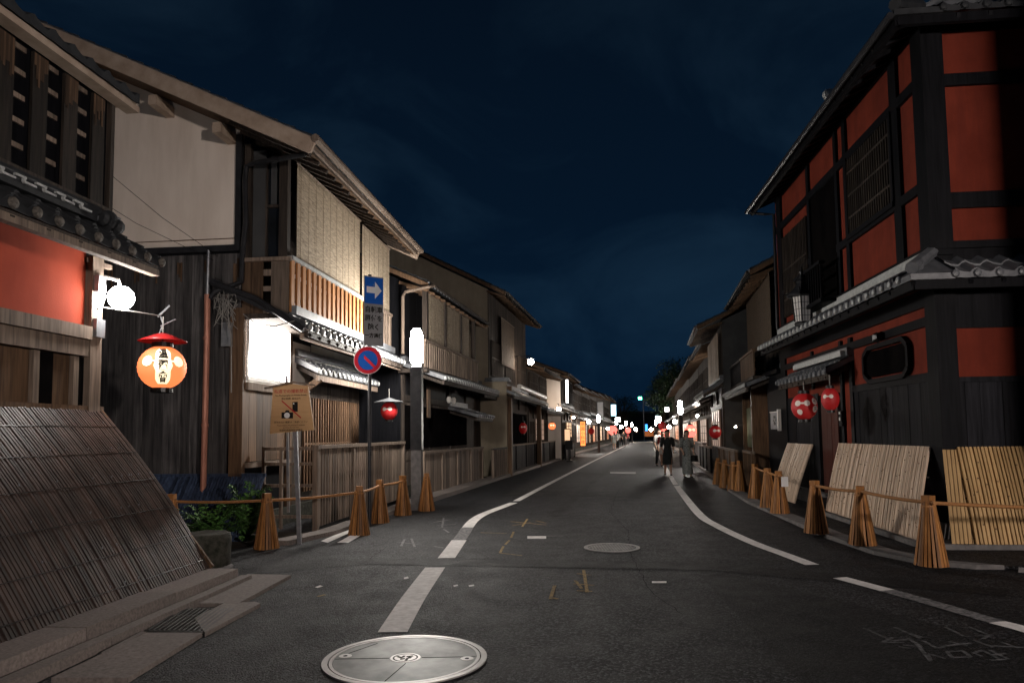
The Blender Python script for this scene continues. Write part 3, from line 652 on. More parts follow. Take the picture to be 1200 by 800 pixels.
for s in (.13, .3, .47, .64, .81, .95):
    j_ = int(s*9); f_ = s*9-j_; v_ = sc_[j_][0]*(1-f_)+sc_[j_+1][0]*f_; z_ = sc_[j_][1]*(1-f_)+sc_[j_+1][1]*f_
    b.bar(FL0.p(-5.4, v_+.012, z_+.011), FL0.p(-.03, v_+.012, z_+.011), .006, .006, up=(.7, 0, .7))
b.build('seam_cord', M['black'], t)
b = MB(); b.bar(FL0.p(-.02, .0, 1.9), FL0.p(-.02, 1.37, .15), .03, .05); b.build('edge_pole', M['wood_brown'], t)
b = MB(); b.bar(FL0.p(-5.4, .03, 1.88), FL0.p(0, .03, 1.88), .06, .05); b.build('top_rail', M['wood_brown'], t)
# stone trough
c = Vector((-3.6, 8.58, 0))
t = thing('stone_trough', 'round mossy stone block at the end of the left kerb', 'stone block', c)
b = MB(); prof = [(.24, 0), (.275, .04), (.28, .2), (.285, .36), (.27, .425), (.235, .44), (.2, .425), (.05, .42)]
b.lathe(prof, c, 28); 
for i, v in enumerate(b.v): b.v[i] = v+Vector(noise.noise_vector(v*7))*.008
b.build('block', M['stone_dark'], t, True)
b = MB(); b.lathe([(.3, 0), (.31, .05), (.27, .08), (.2, .085)], c+Vector((0, 0, -.01)), 20); b.build('foot', M['concrete'], t)
# bulb lamp on the corner post
p0 = FL0.p(-.17, .07, 3.2); pl = AT(142, 349, p0.y+.12)
t = thing('wall_lamp', 'glaring round bulb lamp on the grey corner post', 'lamp', p0)
b = MB(); b.lathe([(.0, -.13), (.07, -.12), (.125, -.06), (.14, 0), (.125, .06), (.07, .12), (.0, .13)], pl, 20); b.build('bulb', M['bulb'], t, True)
pA = AT(118, 323, p0.y+.1); pB = AT(119, 360, p0.y+.1)
b = MB(); b.tube([p0+Vector((0, 0, .12)), pA, pA+(pB-pA)*.3+Vector((.03, 0, 0)), pA+(pB-pA)*.75+Vector((.03, 0, 0)), pB, p0+Vector((0, 0, -.22))], .013, 6); b.tube([pB, AT(150, 364, p0.y+.2), AT(188, 370, p0.y+.6)], .008, 6); b.build('bracket', M['wire'], t)
b = MB(); b.box(FL0, -.24, -.12, .07, .13, 3.16, 3.34); b.box(FL0, -.24, -.10, .07, .12, 2.66, 2.86); b.build('junction_box', M['metal_grey'], t)
b = MB(); b.tube([pl+Vector((-.02, 0, .12)), pl+Vector((-.03, 0, .2)), pA], .02, 8); b.build('socket', M['ceramic'], t)
# paper lanterns
def ell(c, a, bz, n0=-90, grow=1.0):
    f0 = math.radians(n0)
    def w(x, y, z=0):
        f = f0+x/a; k = a*math.sqrt(max(0, 1-(y/bz)**2)*1.0)*grow+z
        return Vector((c.x+k*math.cos(f), c.y+k*math.sin(f), c.z+y))
    return w
def wrap_poly(mb, w, pts, off, nx=10, ny=10):
    """fill the outline's scanlines on the curved paper"""
    ys = [p[1] for p in pts]; y0, y1 = min(ys), max(ys)
    def span(y):
        xs = []
        for (xa, ya), (xb, yb) in zip(pts, pts[1:]+pts[:1]):
            if (ya-y)*(yb-y) <= 0 and ya != yb: xs.append(xa+(xb-xa)*(y-ya)/(yb-ya))
        return (min(xs), max(xs)) if xs else (0, 0)
    rows = []
    for j in range(ny+1):
        y = y0+(y1-y0)*(j/ny*.998+.001); a, c = span(y); rows.append([w(a+(c-a)*i/nx, y, off) for i in range(nx+1)])
    vs_ = [p for r in rows for p in r]; mb.add(vs_, [(j*(nx+1)+i, j*(nx+1)+i+1, (j+1)*(nx+1)+i+1, (j+1)*(nx+1)+i) for j in range(ny) for i in range(nx)])
def disc(r, cx=0, cy_=0, n=20): return [(cx+r*math.cos(k*2*PI/n), cy_+r*math.sin(k*2*PI/n)) for k in range(n)]
def lantern(c, a, bz, face, label, paper, white, hat=None, hang=None, words=None, dango=True, group='paper lanterns hung outside the houses', det=True):
    t = thing('paper_lantern', label, 'lantern', c+Vector((0, 0, bz)), group)
    b = MB(); prof = []
    N = 26 if det else 8
    for i in range(N+1):
        el = -PI/2*.86+PI*.86*i/N; rr = a*math.cos(el)*(1.012 if i % 2 else .992) if det else a*math.cos(el); prof.append((rr, bz*math.sin(el)))
    b.lathe(prof, c, 28 if det else 12); b.build('paper_shade', M[paper], t, True)
    k = MB(); tr = a*.46
    k.lathe([(tr, bz*.93), (tr*.95, bz*1.16), (tr*.8, bz*1.16)], c, 16); k.lathe([(tr*.85, -bz*1.17), (tr, -bz*1.15), (tr, -bz*.95)], c, 16); k.build('ring', M['black'], t)
    w = ell(c, a, bz, face, 1.012)
    if dango:
        m = MB(); r = a*.24; y = bz*.22
        for s in (-1, 1): wrap_poly(m, w, disc(r, s*(a*.68 if words else a*.36), y), .004)
        wrap_poly(m, w, [(-a*.7, y-r*.16), (a*.7, y-r*.16), (a*.7, y+r*.16), (-a*.7, y+r*.16)] if words else [(-a*.3, y-r*.3), (a*.3, y-r*.3), (a*.3, y+r*.3), (-a*.3, y+r*.3)], .003)
        m.build('ball_marks', M[white], t)
    if words:
        m = MB(); wd, ht = a*.36, bz*.8
        wrap_poly(m, w, [(-wd*.8, -ht), (wd*.8, -ht), (wd, -ht*.8), (wd*.82, -ht*.3), (wd*1.05, 0), (wd*.85, ht*.35), (wd, ht*.8), (wd*.7, ht), (-wd*.7, ht), (-wd, ht*.8), (-wd*.85, ht*.35), (-wd*1.05, 0), (-wd*.82, -ht*.3), (-wd, -ht*.8)], .006, 8, 24)
        po = m.build('name_patch', M[white], t)
        h = ht*2/len(words)*.92
        for i, ch in enumerate(words):
            yy = ht-(i+.5)*ht*2/len(words)
            text(ch, 'lettering', M['ink'], po, (0, 0, 0), (1, 0, 0), (0, 0, 1), h, 0, off=.010, bold=.006*a/.3, wrap=lambda x, y, z, yy=yy: w(x*.88, y+yy, z))
    if hat:
        k = MB(); k.lathe([(.012, bz*1.62), (a*.35, bz*1.52), (a*1.02, bz*1.22), (a*1.0, bz*1.19), (.02, bz*1.45)], c, 28); k.build('canopy_disc', M[hat], t, True)
    if hang is not None:
        k = MB(); k.tube([c+Vector((0, 0, bz*1.1)), c+Vector((0, 0, bz*1.6)), hang], .009, 6); k.build('hanger', M['wire'], t)
    return t
cl = AT(190, 430.5, 8.75)
lantern(cl, .272, .262, -62, 'glowing orange lantern with black characters under a red disc', 'lantern_o', 'lantern_w', 'hat_red', cl+Vector((-.0, 0, .62)), '温習會')
t_l = bpy.data.objects['paper_lantern']
b = MB(); b.tube([AT(185, 371, 8.75), AT(199, 358, 8.75)], .014, 6); b.tube([AT(188, 370, 8.75), AT(191, 380, 8.75), AT(186, 392, 8.75)], .008, 6); b.tube([AT(188, 382, 8.75), AT(206, 374, 8.75)], .006, 6); b.tube([AT(186, 402, 8.75), AT(194, 402, 8.72), AT(196, 425, 8.6)], .006, 6)
b.build('bracket_arm', M['metal_grey'], t_l)
# ------------------------------------------------------------------ LEFT 1: cream gabled house
SL1, ZE1 = .475, 6.02                       # pitch, eave height at v=1.43
z1 = lambda v: ZE1+SL1*(1.43-v)
t = thing('townhouse', 'tall house on the left with a big cream plaster gable over dark boards', 'house', FL1.p(2.9, -2, 0), 'old wooden townhouses along the street')
b = MB(); gable(b, FL1, .0, .15, -11, -.09, 4.62, z1(0)-.2, SL1, -4.9); b.build('gable_plaster', M['plaster'], t)
b = MB(); b.box(FL1, .02, 5.8, -11, -.02, 0, 4.6); b.box(FL1, .16, 5.8, -9, -.02, 4.6, 6.15); b.build('wall_core', M['wood_black'], t)
b = MB(); boards(b, FL1, -7.2, -.02, 0, .0, 4.5, .17, .02, perp=.02); b.build('side_boards', M['wood_char'], t)
b = MB(); x = -2.6
while x < -.1:
    for q_ in range(3):
        zt_ = 4.42-random.uniform(0, .1); b.box(FL1, -.0335, -.0265, x+q_*.03, x+q_*.03+.028, zt_-random.uniform(.1, .42), zt_, rt(.4, 1.0))
    x += random.uniform(.16, .5)
b.build('bare_wood_streaks', M['wood_brown'], t)
b = MB(); b.box(FL1, -.06, .02, -11, -.03, 4.53, 4.63); b.box(FL1, -.05, .02, -.13, -.03, 4.63, 6.45); b.build('edge_trim', M['metal_dark'], t)
b = MB(); b.box(FL1, -.035, .0, -2.72, -2.70, 4.63, 8.0); b.box(FL1, -.02, .0, -11, -.1, 4.74, 4.75); b.build('joint_strip', M['wood_brown'], t)
b = MB()
for v in (-.22, -1.3, -2.4, -3.6): b.box(FL1, -.5, .0, v-.07, v+.07, z1(v)-.50, z1(v)-.34); 
b.build('purlin_end', M['wood_pale'], t)
ro = main_roof(t, FL1, -.72, 5.95, 1.43, ZE1, SL1, -4.9, barge='wood_pale')
b = MB(); b.bar(FL1.p(-.74, -4.9, z1(-4.9)-.12), FL1.p(-.74, 1.46, z1(1.46)-.12), .05, .22); b.build('verge_board', M['wood_pale'], ro)
b = MB(); b.add([FL1.p(-.7, -4.9, z1(-4.9)-.24), FL1.p(5.9, -4.9, z1(-4.9)-.24), FL1.p(5.9, 1.38, z1(1.38)-.2), FL1.p(-.7, 1.38, z1(1.38)-.2)], [(0, 1, 2, 3)]); b.build('soffit', M['wood_brown'], ro)
b = MB(); soffit(b, FL1, -.6, 5.9, 0, z1(0)-.2, 1.36, z1(1.36)-.16, .36, .05, .06, .02); b.build('rafters', M['wood_dark'], ro)
b = MB(); b.tube([FL1.p(-.8, 1.5, ZE1-.03), FL1.p(5.98, 1.5, ZE1-.04)], .062, 10); b.bar(FL1.p(-.75, 1.4, ZE1-.1), FL1.p(5.9, 1.4, ZE1-.1), .05, .1); b.build('gutter', M['wood_grey'], ro)
# downpipe: along below the eave, then down the corner
pp = [(360, 168), (364, 176), (357, 181), (330, 186), (298, 191), (289, 195), (287, 210), (288, 260), (284, 300), (283, 330), (268, 336), (252, 342), (246, 350)]
dd = [10.85, 10.85, 10.85, 11.0, 11.3, 11.35, 11.38, 11.38, 11.38, 11.38, 11.38, 11.36, 11.36]
b = MB(); b.tube([AT(x, y, d) for (x, y), d in zip(pp, dd)], .042, 8); b.build('downpipe', M['metal_dark'], t)
b = MB(); b.tube([AT(244.5, 293, 11.36), AT(243, 345, 11.36)], .022, 8); b.build('upper_pipe', M['metal_grey'], t)
b = MB(); b.tube([AT(243, 345, 11.36), AT(242.5, 400, 11.36), AT(240, 500, 11.36), AT(238, 576, 11.36)], .047, 10); b.lathe([(.055, 0), (.055, .05)], AT(242, 398, 11.36), 10); b.lathe([(.055, 0), (.055, .05)], AT(240, 500, 11.36), 10); b.build('copper_pipe', M['copper'], t)
# upper floor: alcove at the corner, boarded balcony side, balustrade
b = MB(); b.box(FL1, .0, .12, .0, .1, 3.6, 6.3); b.box(FL1, -.02, .1, .60, .74, 3.55, 6.05, .8); b.build('corner_post', M['wood_dark'], t)
b = MB(); b.box(FL1, .06, .09, .12, .33, 4.4, 6.2); b.box(FL1, .06, .09, .42, .52, 5.3, 6.1); b.build('side_panel', M['plaster_g'], t)
b = MB(); b.box(FL1, .10, .13, .33, .62, 4.38, 5.9); b.build('side_glass', M['glass_dark'], t)
b = MB(); b.box(FL1, .06, .11, .33, .36, 4.38, 6.0); b.box(FL1, .06, .11, .56, .6, 4.38, 6.0); b.box(FL1, .05, .11, .33, .6, 5.25, 5.29); b.build('side_glazing_bars', M['wood_dark'], t)
b = MB(); boards(b, FL1, .02, .38, 0, 3.5, 4.34, .17, .02, perp=-.05); b.build('balcony_side_boards', M['wood_brown'], t)
b = MB(); boards(b, FL1, .5, .80, 0, 3.5, 4.34, .3, .02, perp=-.05); b.box(FL1, -.12, -.04, .0, .84, 4.33, 4.39); b.box(FL1, -.08, -.04, .38, .5, 3.5, 3.6); b.box(FL1, -.08, -.04, .38, .5, 3.85, 3.93); b.box(FL1, -.08, -.04, .38, .5, 4.1, 4.2); b.build('balcony_side_frame', M['wood_grey'], t)
b = MB(); b.box(FL1, -.05, 5.75, .0, .78, 3.42, 3.5); b.build('balcony_floor', M['wood_dark'], t)
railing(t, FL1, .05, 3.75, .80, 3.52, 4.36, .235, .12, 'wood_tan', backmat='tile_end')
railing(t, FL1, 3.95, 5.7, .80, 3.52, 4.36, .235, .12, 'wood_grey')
b = MB(); boards(b, FL1, .15, 5.75, .0, 3.5, 6.1, .3, .02); b.build('upper_wall_boards', M['wood_dark'], t)
sudare(FL1, .30, 3.55, .76, 4.42, 6.03, 'wide reed blind over the wooden balcony of the cream gabled house')
sudare(FL1, 3.7, 5.75, .76, 4.36, 5.98, 'shaded reed blind behind the tall arrow sign', )
# lower roof under the balcony
ro = hisashi(t, FL1, .0, 5.8, 3.46, 1.12, 3.28, 'lower_roof', 'tile_end', v0=.78)
b = MB(); b.bar(FL1.p(-.05, 1.0, 3.12), FL1.p(5.8, 1.0, 3.12), .05, .09); b.build('fascia', M['wood_pale'], ro)
b = MB(); b.bar(FL1.p(-.16, -.45, 4.02), FL1.p(-.16, 1.12, 3.26), .09, .12); b.tube([FL1.p(-.2, -.4, 3.98), FL1.p(-.2, .3, 3.72), FL1.p(-.2, 1.1, 3.2)], .05, 8); b.build('verge_pole', M['metal_dark'], ro)
# cable tangle at the corner
b = MB()
for k in range(9):
    pts = [AT(252+random.uniform(-4, 10), 345+random.uniform(-5, 8), 11.25)]
    for j in range(5): pts.append(AT(262+random.uniform(-12, 18), 362+random.uniform(-20, 24), 11.2+random.uniform(-.05, .05)))
    b.tube(pts, .006, 5)
b.tube([AT(268, 375, 11.2), AT(271, 395, 11.2), AT(271, 460, 11.25)], .01, 6); b.tube([AT(285, 368, 11.2), AT(300, 380, 11.15), AT(322, 382, 11.1), AT(345, 376, 11)], .008, 6); b.build('cables', M['wire'], t)
b = MB(); b.box(FL1, -.14, .0, -.28, -.12, 2.98, 3.36); b.build('meter_box', M['metal_grey'], t)
# lower front
b = MB(); boards(b, FL1, 1.75, 5.8, .0, .3, 3.1, .2, .02); b.build('front_boards', M['wood_dark'], t)
b = MB(); boards(b, FL1, .0, 1.68, .0, 1.15, 2.3, .26, .02); b.build('apron_boards', M['wood_brown'], t)
b = MB(); b.box(FL1, -.08, .02, -.16, .06, .0, 3.6, 1.1); b.box(FL1, 1.66, 1.76, .0, .09, .0, 3.5); b.build('post', M['wood_brown'], t)
b = MB(); b.box(FL1, .03, 1.66, .02, .10, 2.30, 2.42); b.box(FL1, .03, 1.66, .02, .12, 1.06, 1.14); b.build('sill', M['wood_grey'], t)
b = MB(); b.box(FL1, .05, 1.62, .03, .07, 2.52, 3.5); wi = b.build('window', M['panel_lit'], t)
b = MB(); b.box(FL1, .02, 1.66, .07, .10, 2.45, 2.52); b.box(FL1, .02, 1.66, .07, .10, 3.5, 3.56); b.box(FL1, 1.62, 1.66, .07, .10, 2.5, 3.5); b.box(FL1, .0, .05, .07, .10, 2.5, 3.5); b.build('frame', M['ceramic'], wi)
b = MB(); b.box(FL1, .03, 1.66, .02, .06, 2.42, 2.45); b.box(FL1, 1.78, 2.7, .02, .05, 2.4, 3.3); b.box(FL1, 2.8, 5.7, .02, .05, 2.75, 3.35); b.build('front_plaster', M['ceramic'], t)
ca = hisashi(t, FL1, 1.95, 5.75, 3.02, .5, 2.78, 'entrance_canopy', 'tile_end')
b = MB(); b.bar(FL1.p(1.95, .48, 2.62), FL1.p(5.7, .48, 2.62), .05, .1); b.build('fascia', M['wood_grey'], ca)
b = MB(); b.bar(FL1.p(2.1, .02, 2.3), FL1.p(2.1, .5, 2.62), .08, .12); b.build('bracket', M['wood_brown'], t)
b = MB(); lattice(b, FL1, 2.4, 5.6, .03, .5, 2.3, .14, .05, .04, (1.4,)); b.build('lattice', M['wood_brown'], t)
b = MB(); b.box(FL1, 0, 5.8, -.02, .1, 0, .3); b.build('footing', M['stone_dark'], t)
# blue bamboo screens at the foot of the boards
for a_, c_, lab in ((-2.9, -.62, 'dark blue bamboo screen at the foot of the boarded wall, half behind the curved slats'), (-.58, .45, 'short blue bamboo screen between the copper pipe and the picket fence')):
    t = thing('bamboo_screen', lab, 'bamboo screen', FL1.p(-.3, (a_+c_)/2, 0), 'leaning bamboo screens at the foot of the walls')
    inuyarai(t, FL1, a_, c_, .62, .95, 'bamboo_blue', .05, .008, .02, 5, .03, perp=-.03, battens=3)
    b = MB(); b.box(FL1, -.08, -.04, a_, c_, .93, .98); b.build('top_rail', M['bamboo_blue'], t)
# picket fence in front of the house
def fence(F, u0, u1, v, h, label, mat, step=.13, w=.055, ret=None, name='picket_fence', group='wooden fences in front of the houses', solid=False, posts=1.8, base=.08, rail='wood_grey'):
    t = thing(name, label, 'fence', F.p(u0, v, 0), group)
    b = MB()
    if solid: boards(b, F, u0, u1, v-.02, base, h-.04, step, .02)
    else: lattice(b, F, u0, u1, v-.02, base, h-.04, step, w, .03, (), .6)
    b.build('boards' if solid else 'pickets', M[mat], t)
    r = MB(); r.box(F, u0-.05, u1+.05, v-.06, v+.05, h-.04, h+.02); r.box(F, u0, u1, v-.06, v-.022, base+.12, base+.2); r.box(F, u0, u1, v-.06, v-.022, h*.62, h*.62+.07); r.build('rail', M[rail], t)
    n = max(1, round((u1-u0)/posts))
    for k in range(n+1):
        u = u0+(u1-u0)*k/n; p = MB(); p.box(F, u-.045, u+.045, v-.05, v+.035, 0, h-.042); p.build('post', M[mat], t)
    if ret:
        s = MB()
        for k in range(4): s.box(F, u0-.03, u0+.03, v-ret+ret*k/3.001-.02, v-ret+ret*k/3.001+.025, .05, h, rt())
        for z in (.25, .75, 1.1, h-.03): s.box(F, u0-.02, u0+.02, v-ret, v-.06, z-.025, z+.025)
        s.build('side_frame', M[mat], t)
    return t
fence(FL1, .48, 5.9, 1.06, 1.38, 'grey picket fence in front of the cream gabled house', 'wood_grey', .125, .06, ret=.9)
# ------------------------------------------------------------------ plants
def fern(c, r, h, label, n=60, mat='leaf', seed=1):
    rs = random.Random(seed); t = thing('fern_plant', label, 'plant', c)
    b = MB(); s = MB()
    for k in range(n):
        a = rs.uniform(0, 2*PI); L = rs.uniform(.5, 1)*r; hh = rs.uniform(.35, 1)*h
        pts = [c+Vector((math.cos(a)*L*q, math.sin(a)*L*q, hh*math.sin(q*PI*.62))) for q in (0, .3, .55, .8, 1)]
        s.tube(pts, .004, 4)
        for j in range(1, 5):
            for m in range(3):
                q = pts[j-1].lerp(pts[j], m/3); d = (pts[j]-pts[j-1]).normalized(); x = d.cross(Vector((0, 0, 1))).normalized()
                for sg in (-1, 1):
                    l_ = rs.uniform(.06, .13)*(1.2-j*.2); w = l_*.42; e = x*sg*l_+d*l_*.5+Vector((0, 0, rs.uniform(-.02, .015)))
                    b.add([q, q+e*.5+d*w*.5+Vector((0, 0, .012)), q+e, q+e*.5-d*w*.5], [(0, 1, 2, 3)], rs.uniform(.4, 1.7))
    b.build('leaves', M[mat], t, recalc=False); s.build('stems', M['leaf_dark'], t)
    return t
fern(FL1.p(-1.05, .1, 0), .62, .62, 'leafy green fern beside the first cone on the left', 75, seed=3)
fern(FL1.p(-.75, .5, .05), .45, .85, 'taller fern growing against the picket fence corner', 36, seed=8)
fern(FL1.p(-1.1, -.75, 0), .5, .5, 'dark sparse fern in front of the blue screen, nearer the rope post', 45, 'leaf_dark', seed=5)
sheet('soil_bed', M['dirt'], [[(FL1.p(u, v, 0).x, FL1.p(u, v, 0).y) for u, v in ((-1.35, -2.6), (-1.35, .55), (.4, 1.0), (.4, -.1), (0, -.1), (0, -2.6))]], .012, 'dark soil bed below the boarded wall', pix=False)
# ------------------------------------------------------------------ bamboo cones and rails
def make_cone():
    t = thing('bamboo_cone', 'x', 'barrier cone', (0, 0, 0), 'split bamboo cones lining the road')
    h, r0, r1 = .70, .175, .066
    b = MB()
    n = 24
    for k in range(n):
        a = k*2*PI/n+random.uniform(-.03, .03); z1_ = h+random.uniform(-.03, .0); rr = r0+random.uniform(-.008, .006)
        d = Vector((math.cos(a), math.sin(a), 0)); x = Vector((-d.y, d.x, 0))
        w0, w1 = .016, .0072
        b.hexa([d*(rr-.010)+x*w0, d*(rr-.010)-x*w0, d*rr-x*w0, d*rr+x*w0]+[q+Vector((0, 0, z1_)) for q in (d*(r1-.010)+x*w1, d*(r1-.010)-x*w1, d*r1-x*w1, d*r1+x*w1)], rt(.5, 1.35))
    b.build('slats', M['bamboo_cone'], t)
    b = MB(); b.lathe([(r0-.035, .0), (r1-.02, h-.01)], (0, 0, 0), 20); b.build('core', M['void'], t)
    b = MB(); b.lathe([(.073, 0), (.076, .03), (.07, .035)], (0, 0, h-.08), 16); b.build('binding', M['rope'], t)
    b = MB(); b.box(WF, -.05, .05, -.05, .05, h-.25, h+.06); b.build('cap_post', M['bamboo_cone'], t)
    return t
cone0 = make_cone()
cones = [((200, 0), 'bamboo cone standing behind the stone block, first on the left'), ((312, 642), 'bamboo cone beside the green fern and the leaning notice board'), ((421, 626), 'bamboo cone just left of the round blue and red sign pole'),
         ((445, 612), 'bamboo cone just right of the round blue and red sign pole'), ((472, 603), 'bamboo cone close to the left of the lit street lamp post'), ((500, 598), 'bamboo cone close to the right of the lit street lamp post'),
         ((1092, 667), 'nearest bamboo cone on the right, at the corner of the red house'), ((1011, 642), 'second bamboo cone from the right corner of the red house'), ((957, 628), 'third bamboo cone from the right corner of the red house'),
         ((914, 604), 'bamboo cone with a small white tag on its rail, left of the narrow screen'), ((901, 597), 'bamboo cone just beyond the tagged rail on the right'), ((886, 586), 'bamboo cone by the black corner wing of the red house'),
         ((868, 577), 'shaded bamboo cone by the tan board fence on the right, nearest of four'), ((860, 575), 'shaded bamboo cone by the tan board fence on the right, second of four'), ((850, 571), 'shaded bamboo cone by the tan board fence on the right, third of four'), ((842, 567), 'farthest of the shaded bamboo cones by the tan board fence')]
CP = []
for i, (p, lab) in enumerate(cones):
    q = AT(200, 640, 10.3) if i == 0 else G(*p); q.z = .0
    if 6 <= i <= 11: q.z = .05
    if i == 12: q.z = .04
    CP.append(q.copy())
    if i == 0: cone0.location = q; cone0['label'] = lab
    else: dup(cone0, q, random.uniform(0, 6), lab)
def rail(idx, label, mat='rope', r=.021, ext0=0, ext1=0, z=.66):
    P = [CP[i]+Vector((0, 0, z)) for i in idx]
    if ext0: P[0] = P[0]+(P[0]-P[1]).normalized()*ext0
    if ext1: P[-1] = P[-1]+(P[-1]-P[-2]).normalized()*ext1
    pts = []
    for a, c in zip(P, P[1:]):
        for k in range(8):
            s = k/8; pts.append(a.lerp(c, s)+Vector((0, 0, -.02*math.sin(PI*s))))
    pts.append(P[-1]); b = MB(); b.tube(pts, r, 8)
    return tag(b.build('bamboo_rail', M[mat]), label, 'rail', 'rails joining the bamboo cones')
rail([0, 1], 'brown rope stretched over the ferns on the left', 'rope', .02, ext0=.05); rail([1, 2], 'brown rail passing in front of the picket fence'); rail([2, 3, 4], 'brown rail behind the round sign pole', ext1=.1)
CP.append(Vector((CP[6].x+1.25, CP[6].y+.0, 0))); 
rail([16, 6], 'bamboo rail in front of the side wall of the red house', ext0=1.2, z=.68); rail([6, 7], 'nearest bamboo rail along the right kerb, left of the corner cone', ext0=.12, z=.69); rail([7, 8], 'bamboo rail between the second and third cones of the red house', z=.69); rail([9, 10, 11], 'bamboo rail carrying the small white tag', ext0=.25, z=.69); rail([12, 13, 14, 15], 'shaded bamboo rail by the tan board fence')
q = (CP[9]+Vector((.0, 0, .58))); b = MB(); b.box(WF, q.y-.2, q.y-.19, q.x-.02, q.x+.10, q.z-.09, q.z+.09); tag(b.build('paper_tag', M['sign_white']), 'small white paper tag hanging on the rail at the right', 'tag')
# ------------------------------------------------------------------ notice board, signs, street lamps
base = G(351, 637); top = AT(341, 446, base.y)
t = thing('notice_board', 'varnished wooden notice board forbidding photography, on a leaning post', 'notice board', base)
b = MB(); b.bar(base, AT(346, 500, base.y+.03), .055, .05, up=(0, 1, 0)); b.bar(AT(338, 600, base.y+.25)*1.0, AT(336, 440, base.y+.06), .035, .03, up=(0, 1, 0)); b.build('post', M['metal_grey'], t)
Y = base.y-.02; Pq = lambda x, y, dy=0: AT(x, y, Y+dy)
b = MB(); b.prism([Pq(320, 453), Pq(343, 449.5), Pq(361, 452), Pq(368, 503.5), Pq(316, 508)], (0, .03, 0)); bo = b.build('board', M['sign_wood'], t)
b = MB(); b.bar(Pq(311, 455), Pq(343, 447.5), .09, .022, up=(0, 0, 1)); b.bar(Pq(343, 447.5), Pq(368, 451), .09, .022, up=(0, 0, 1)); b.build('little_roof', M['wood_grey'], t)
xd = (Pq(361, 452)-Pq(320, 453)).normalized(); yd = Vector((0, 0, 1))
def wr(s, x, y, size, mat='ink'): return text(s, 'lettering', M[mat], bo, AT(x, y, Y-.004), xd, yd-xd*yd.dot(xd), size, .0008)
wr('私道での撮影禁止', 341, 458.5, .062, 'hat_red'); wr('No Photography on Private Roads', 341, 463, .033); wr('禁止拍照  촬영금지', 341, 467, .034)
wr('許可のない撮影はご遠慮ください', 341, 494.5, .033); wr('Please respect the privacy of residents', 341, 498, .026); wr('and keep the road clear', 341, 500.6, .024); wr('祇園町南側地区協議会', 341, 504, .034)
dn = Vector((0, -.006, 0))
b = MB(); b.prism([Pq(330, 483)+dn, Pq(334, 483)+dn, Pq(335, 480.5)+dn, Pq(338.5, 480.5)+dn, Pq(339.5, 483)+dn, Pq(343.5, 483)+dn, Pq(343.5, 490)+dn, Pq(330, 490)+dn], (0, .004, 0)); b.prism([Pq(342.8, 471)+dn, Pq(349, 470.6)+dn, Pq(349, 482)+dn, Pq(342.8, 482.3)+dn], (0, .004, 0)); b.build('camera_and_phone_pictogram', M['ink'], bo)
b = MB(); c = Pq(336.5, 486.5); b.lathe([(.041, 0), (.041, .004)], c+Vector((0, -.007, 0)), 18, (0, -1, 0)); b.prism([Pq(343.6, 472)+dn*1.5, Pq(345, 472)+dn*1.5, Pq(345, 473.5)+dn*1.5, Pq(343.6, 473.5)+dn*1.5], (0, .002, 0)); b.build('lens_mark', M['sign_white'], bo)
b = MB(); b.bar(Pq(330.5, 469.5)+dn*2, Pq(353, 489.5)+dn*2, .016, .003, up=(0, 1, 0)); b.build('red_bar', M['hat_red'], bo)
# road sign pole
base = G(435, 617); base.x -= .03
t = thing('road_sign', 'tall sign pole with a round no parking sign and a blue arrow panel', 'sign', base)
tp = AT(432, 322, base.y); b = MB(); b.tube([base, Vector((base.x, base.y, tp.z))], .032, 12); b.build('pole', M['metal_dark'], t)
c = Vector((base.x, base.y-.06, 0)); c = AT(431, 422, base.y-.06)
def dsc(r0, r1, z, mat, name, par):
    b = MB()
    if r0: b.lathe([(r0, z), (r1, z), (r1, z-.004), (r0, z-.004)], c, 36, (.08, -1, 0), caps=False); 
    else: b.lathe([(r1, z), (r1, z-.004)], c, 36, (.08, -1, 0))
    return b.build(name, M[mat], par)
dk = dsc(0, .242, .0, 'sign_white', 'round_sign', t); dsc(.168, .232, .008, 'sign_red', 'red_ring', dk); dsc(0, .17, .006, 'sign_blue', 'blue_disc', dk)
b = MB(); s = .17*.72; e = Vector((0, -.0095, 0)); b.bar(c+Vector((-s, 0, s))+e, c+Vector((s, 0, -s))+e, .045, .003, up=(0, 1, 0)); b.build('red_slash', M['sign_red'], dk)
# arrow panel, turned away to the right
pc = AT(438, 362, base.y-.03); ang = math.radians(38); hx = Vector((math.cos(ang), math.sin(ang), 0)); hn = Vector((hx.y, -hx.x, 0)); pw = .37
zt, zb, zm = AT(438, 324, pc.y).z, AT(438, 405, pc.y).z, AT(438, 356, pc.y).z
def pan(x0, x1, za, zb_, off, th=.006): 
    P = [pc+hx*x0*pw/2, pc+hx*x1*pw/2]; q = [Vector((p.x, p.y, z)) + hn*off for p, z in ((P[0], za), (P[1], za), (P[1], zb_), (P[0], zb_))]
    return MB().prism(q, -hn*th)
pl_ = pan(-1, 1, zb, zt, .0, .01).build('arrow_panel', M['sign_grey'], t); pan(-.94, .94, zm, zt-.02, .004, .003).build('blue_field', M['sign_blue'], pl_)
zc = (zm+zt)/2; am = MB(); Q = lambda x, z: pc*1.0+hx*x*pw/2+Vector((0, 0, z-pc.z))+hn*.008
am.prism([Q(-.75, zc-.055), Q(.1, zc-.055), Q(.1, zc-.15), Q(.8, zc), Q(.1, zc+.15), Q(.1, zc+.055), Q(-.75, zc+.055)], -hn*.003); am.build('white_arrow', M['sign_white'], pl_)
for i, (s, sz) in enumerate((('自転車', .115), ('原付を', .115), ('除く', .115), ('一方通行', .085))):
    text(s, 'lettering', M['ink'], pl_, pc+Vector((0, 0, zm-.11-i*.15-pc.z))+hn*.004, hx, (0, 0, 1), sz, .001, bold=.003)
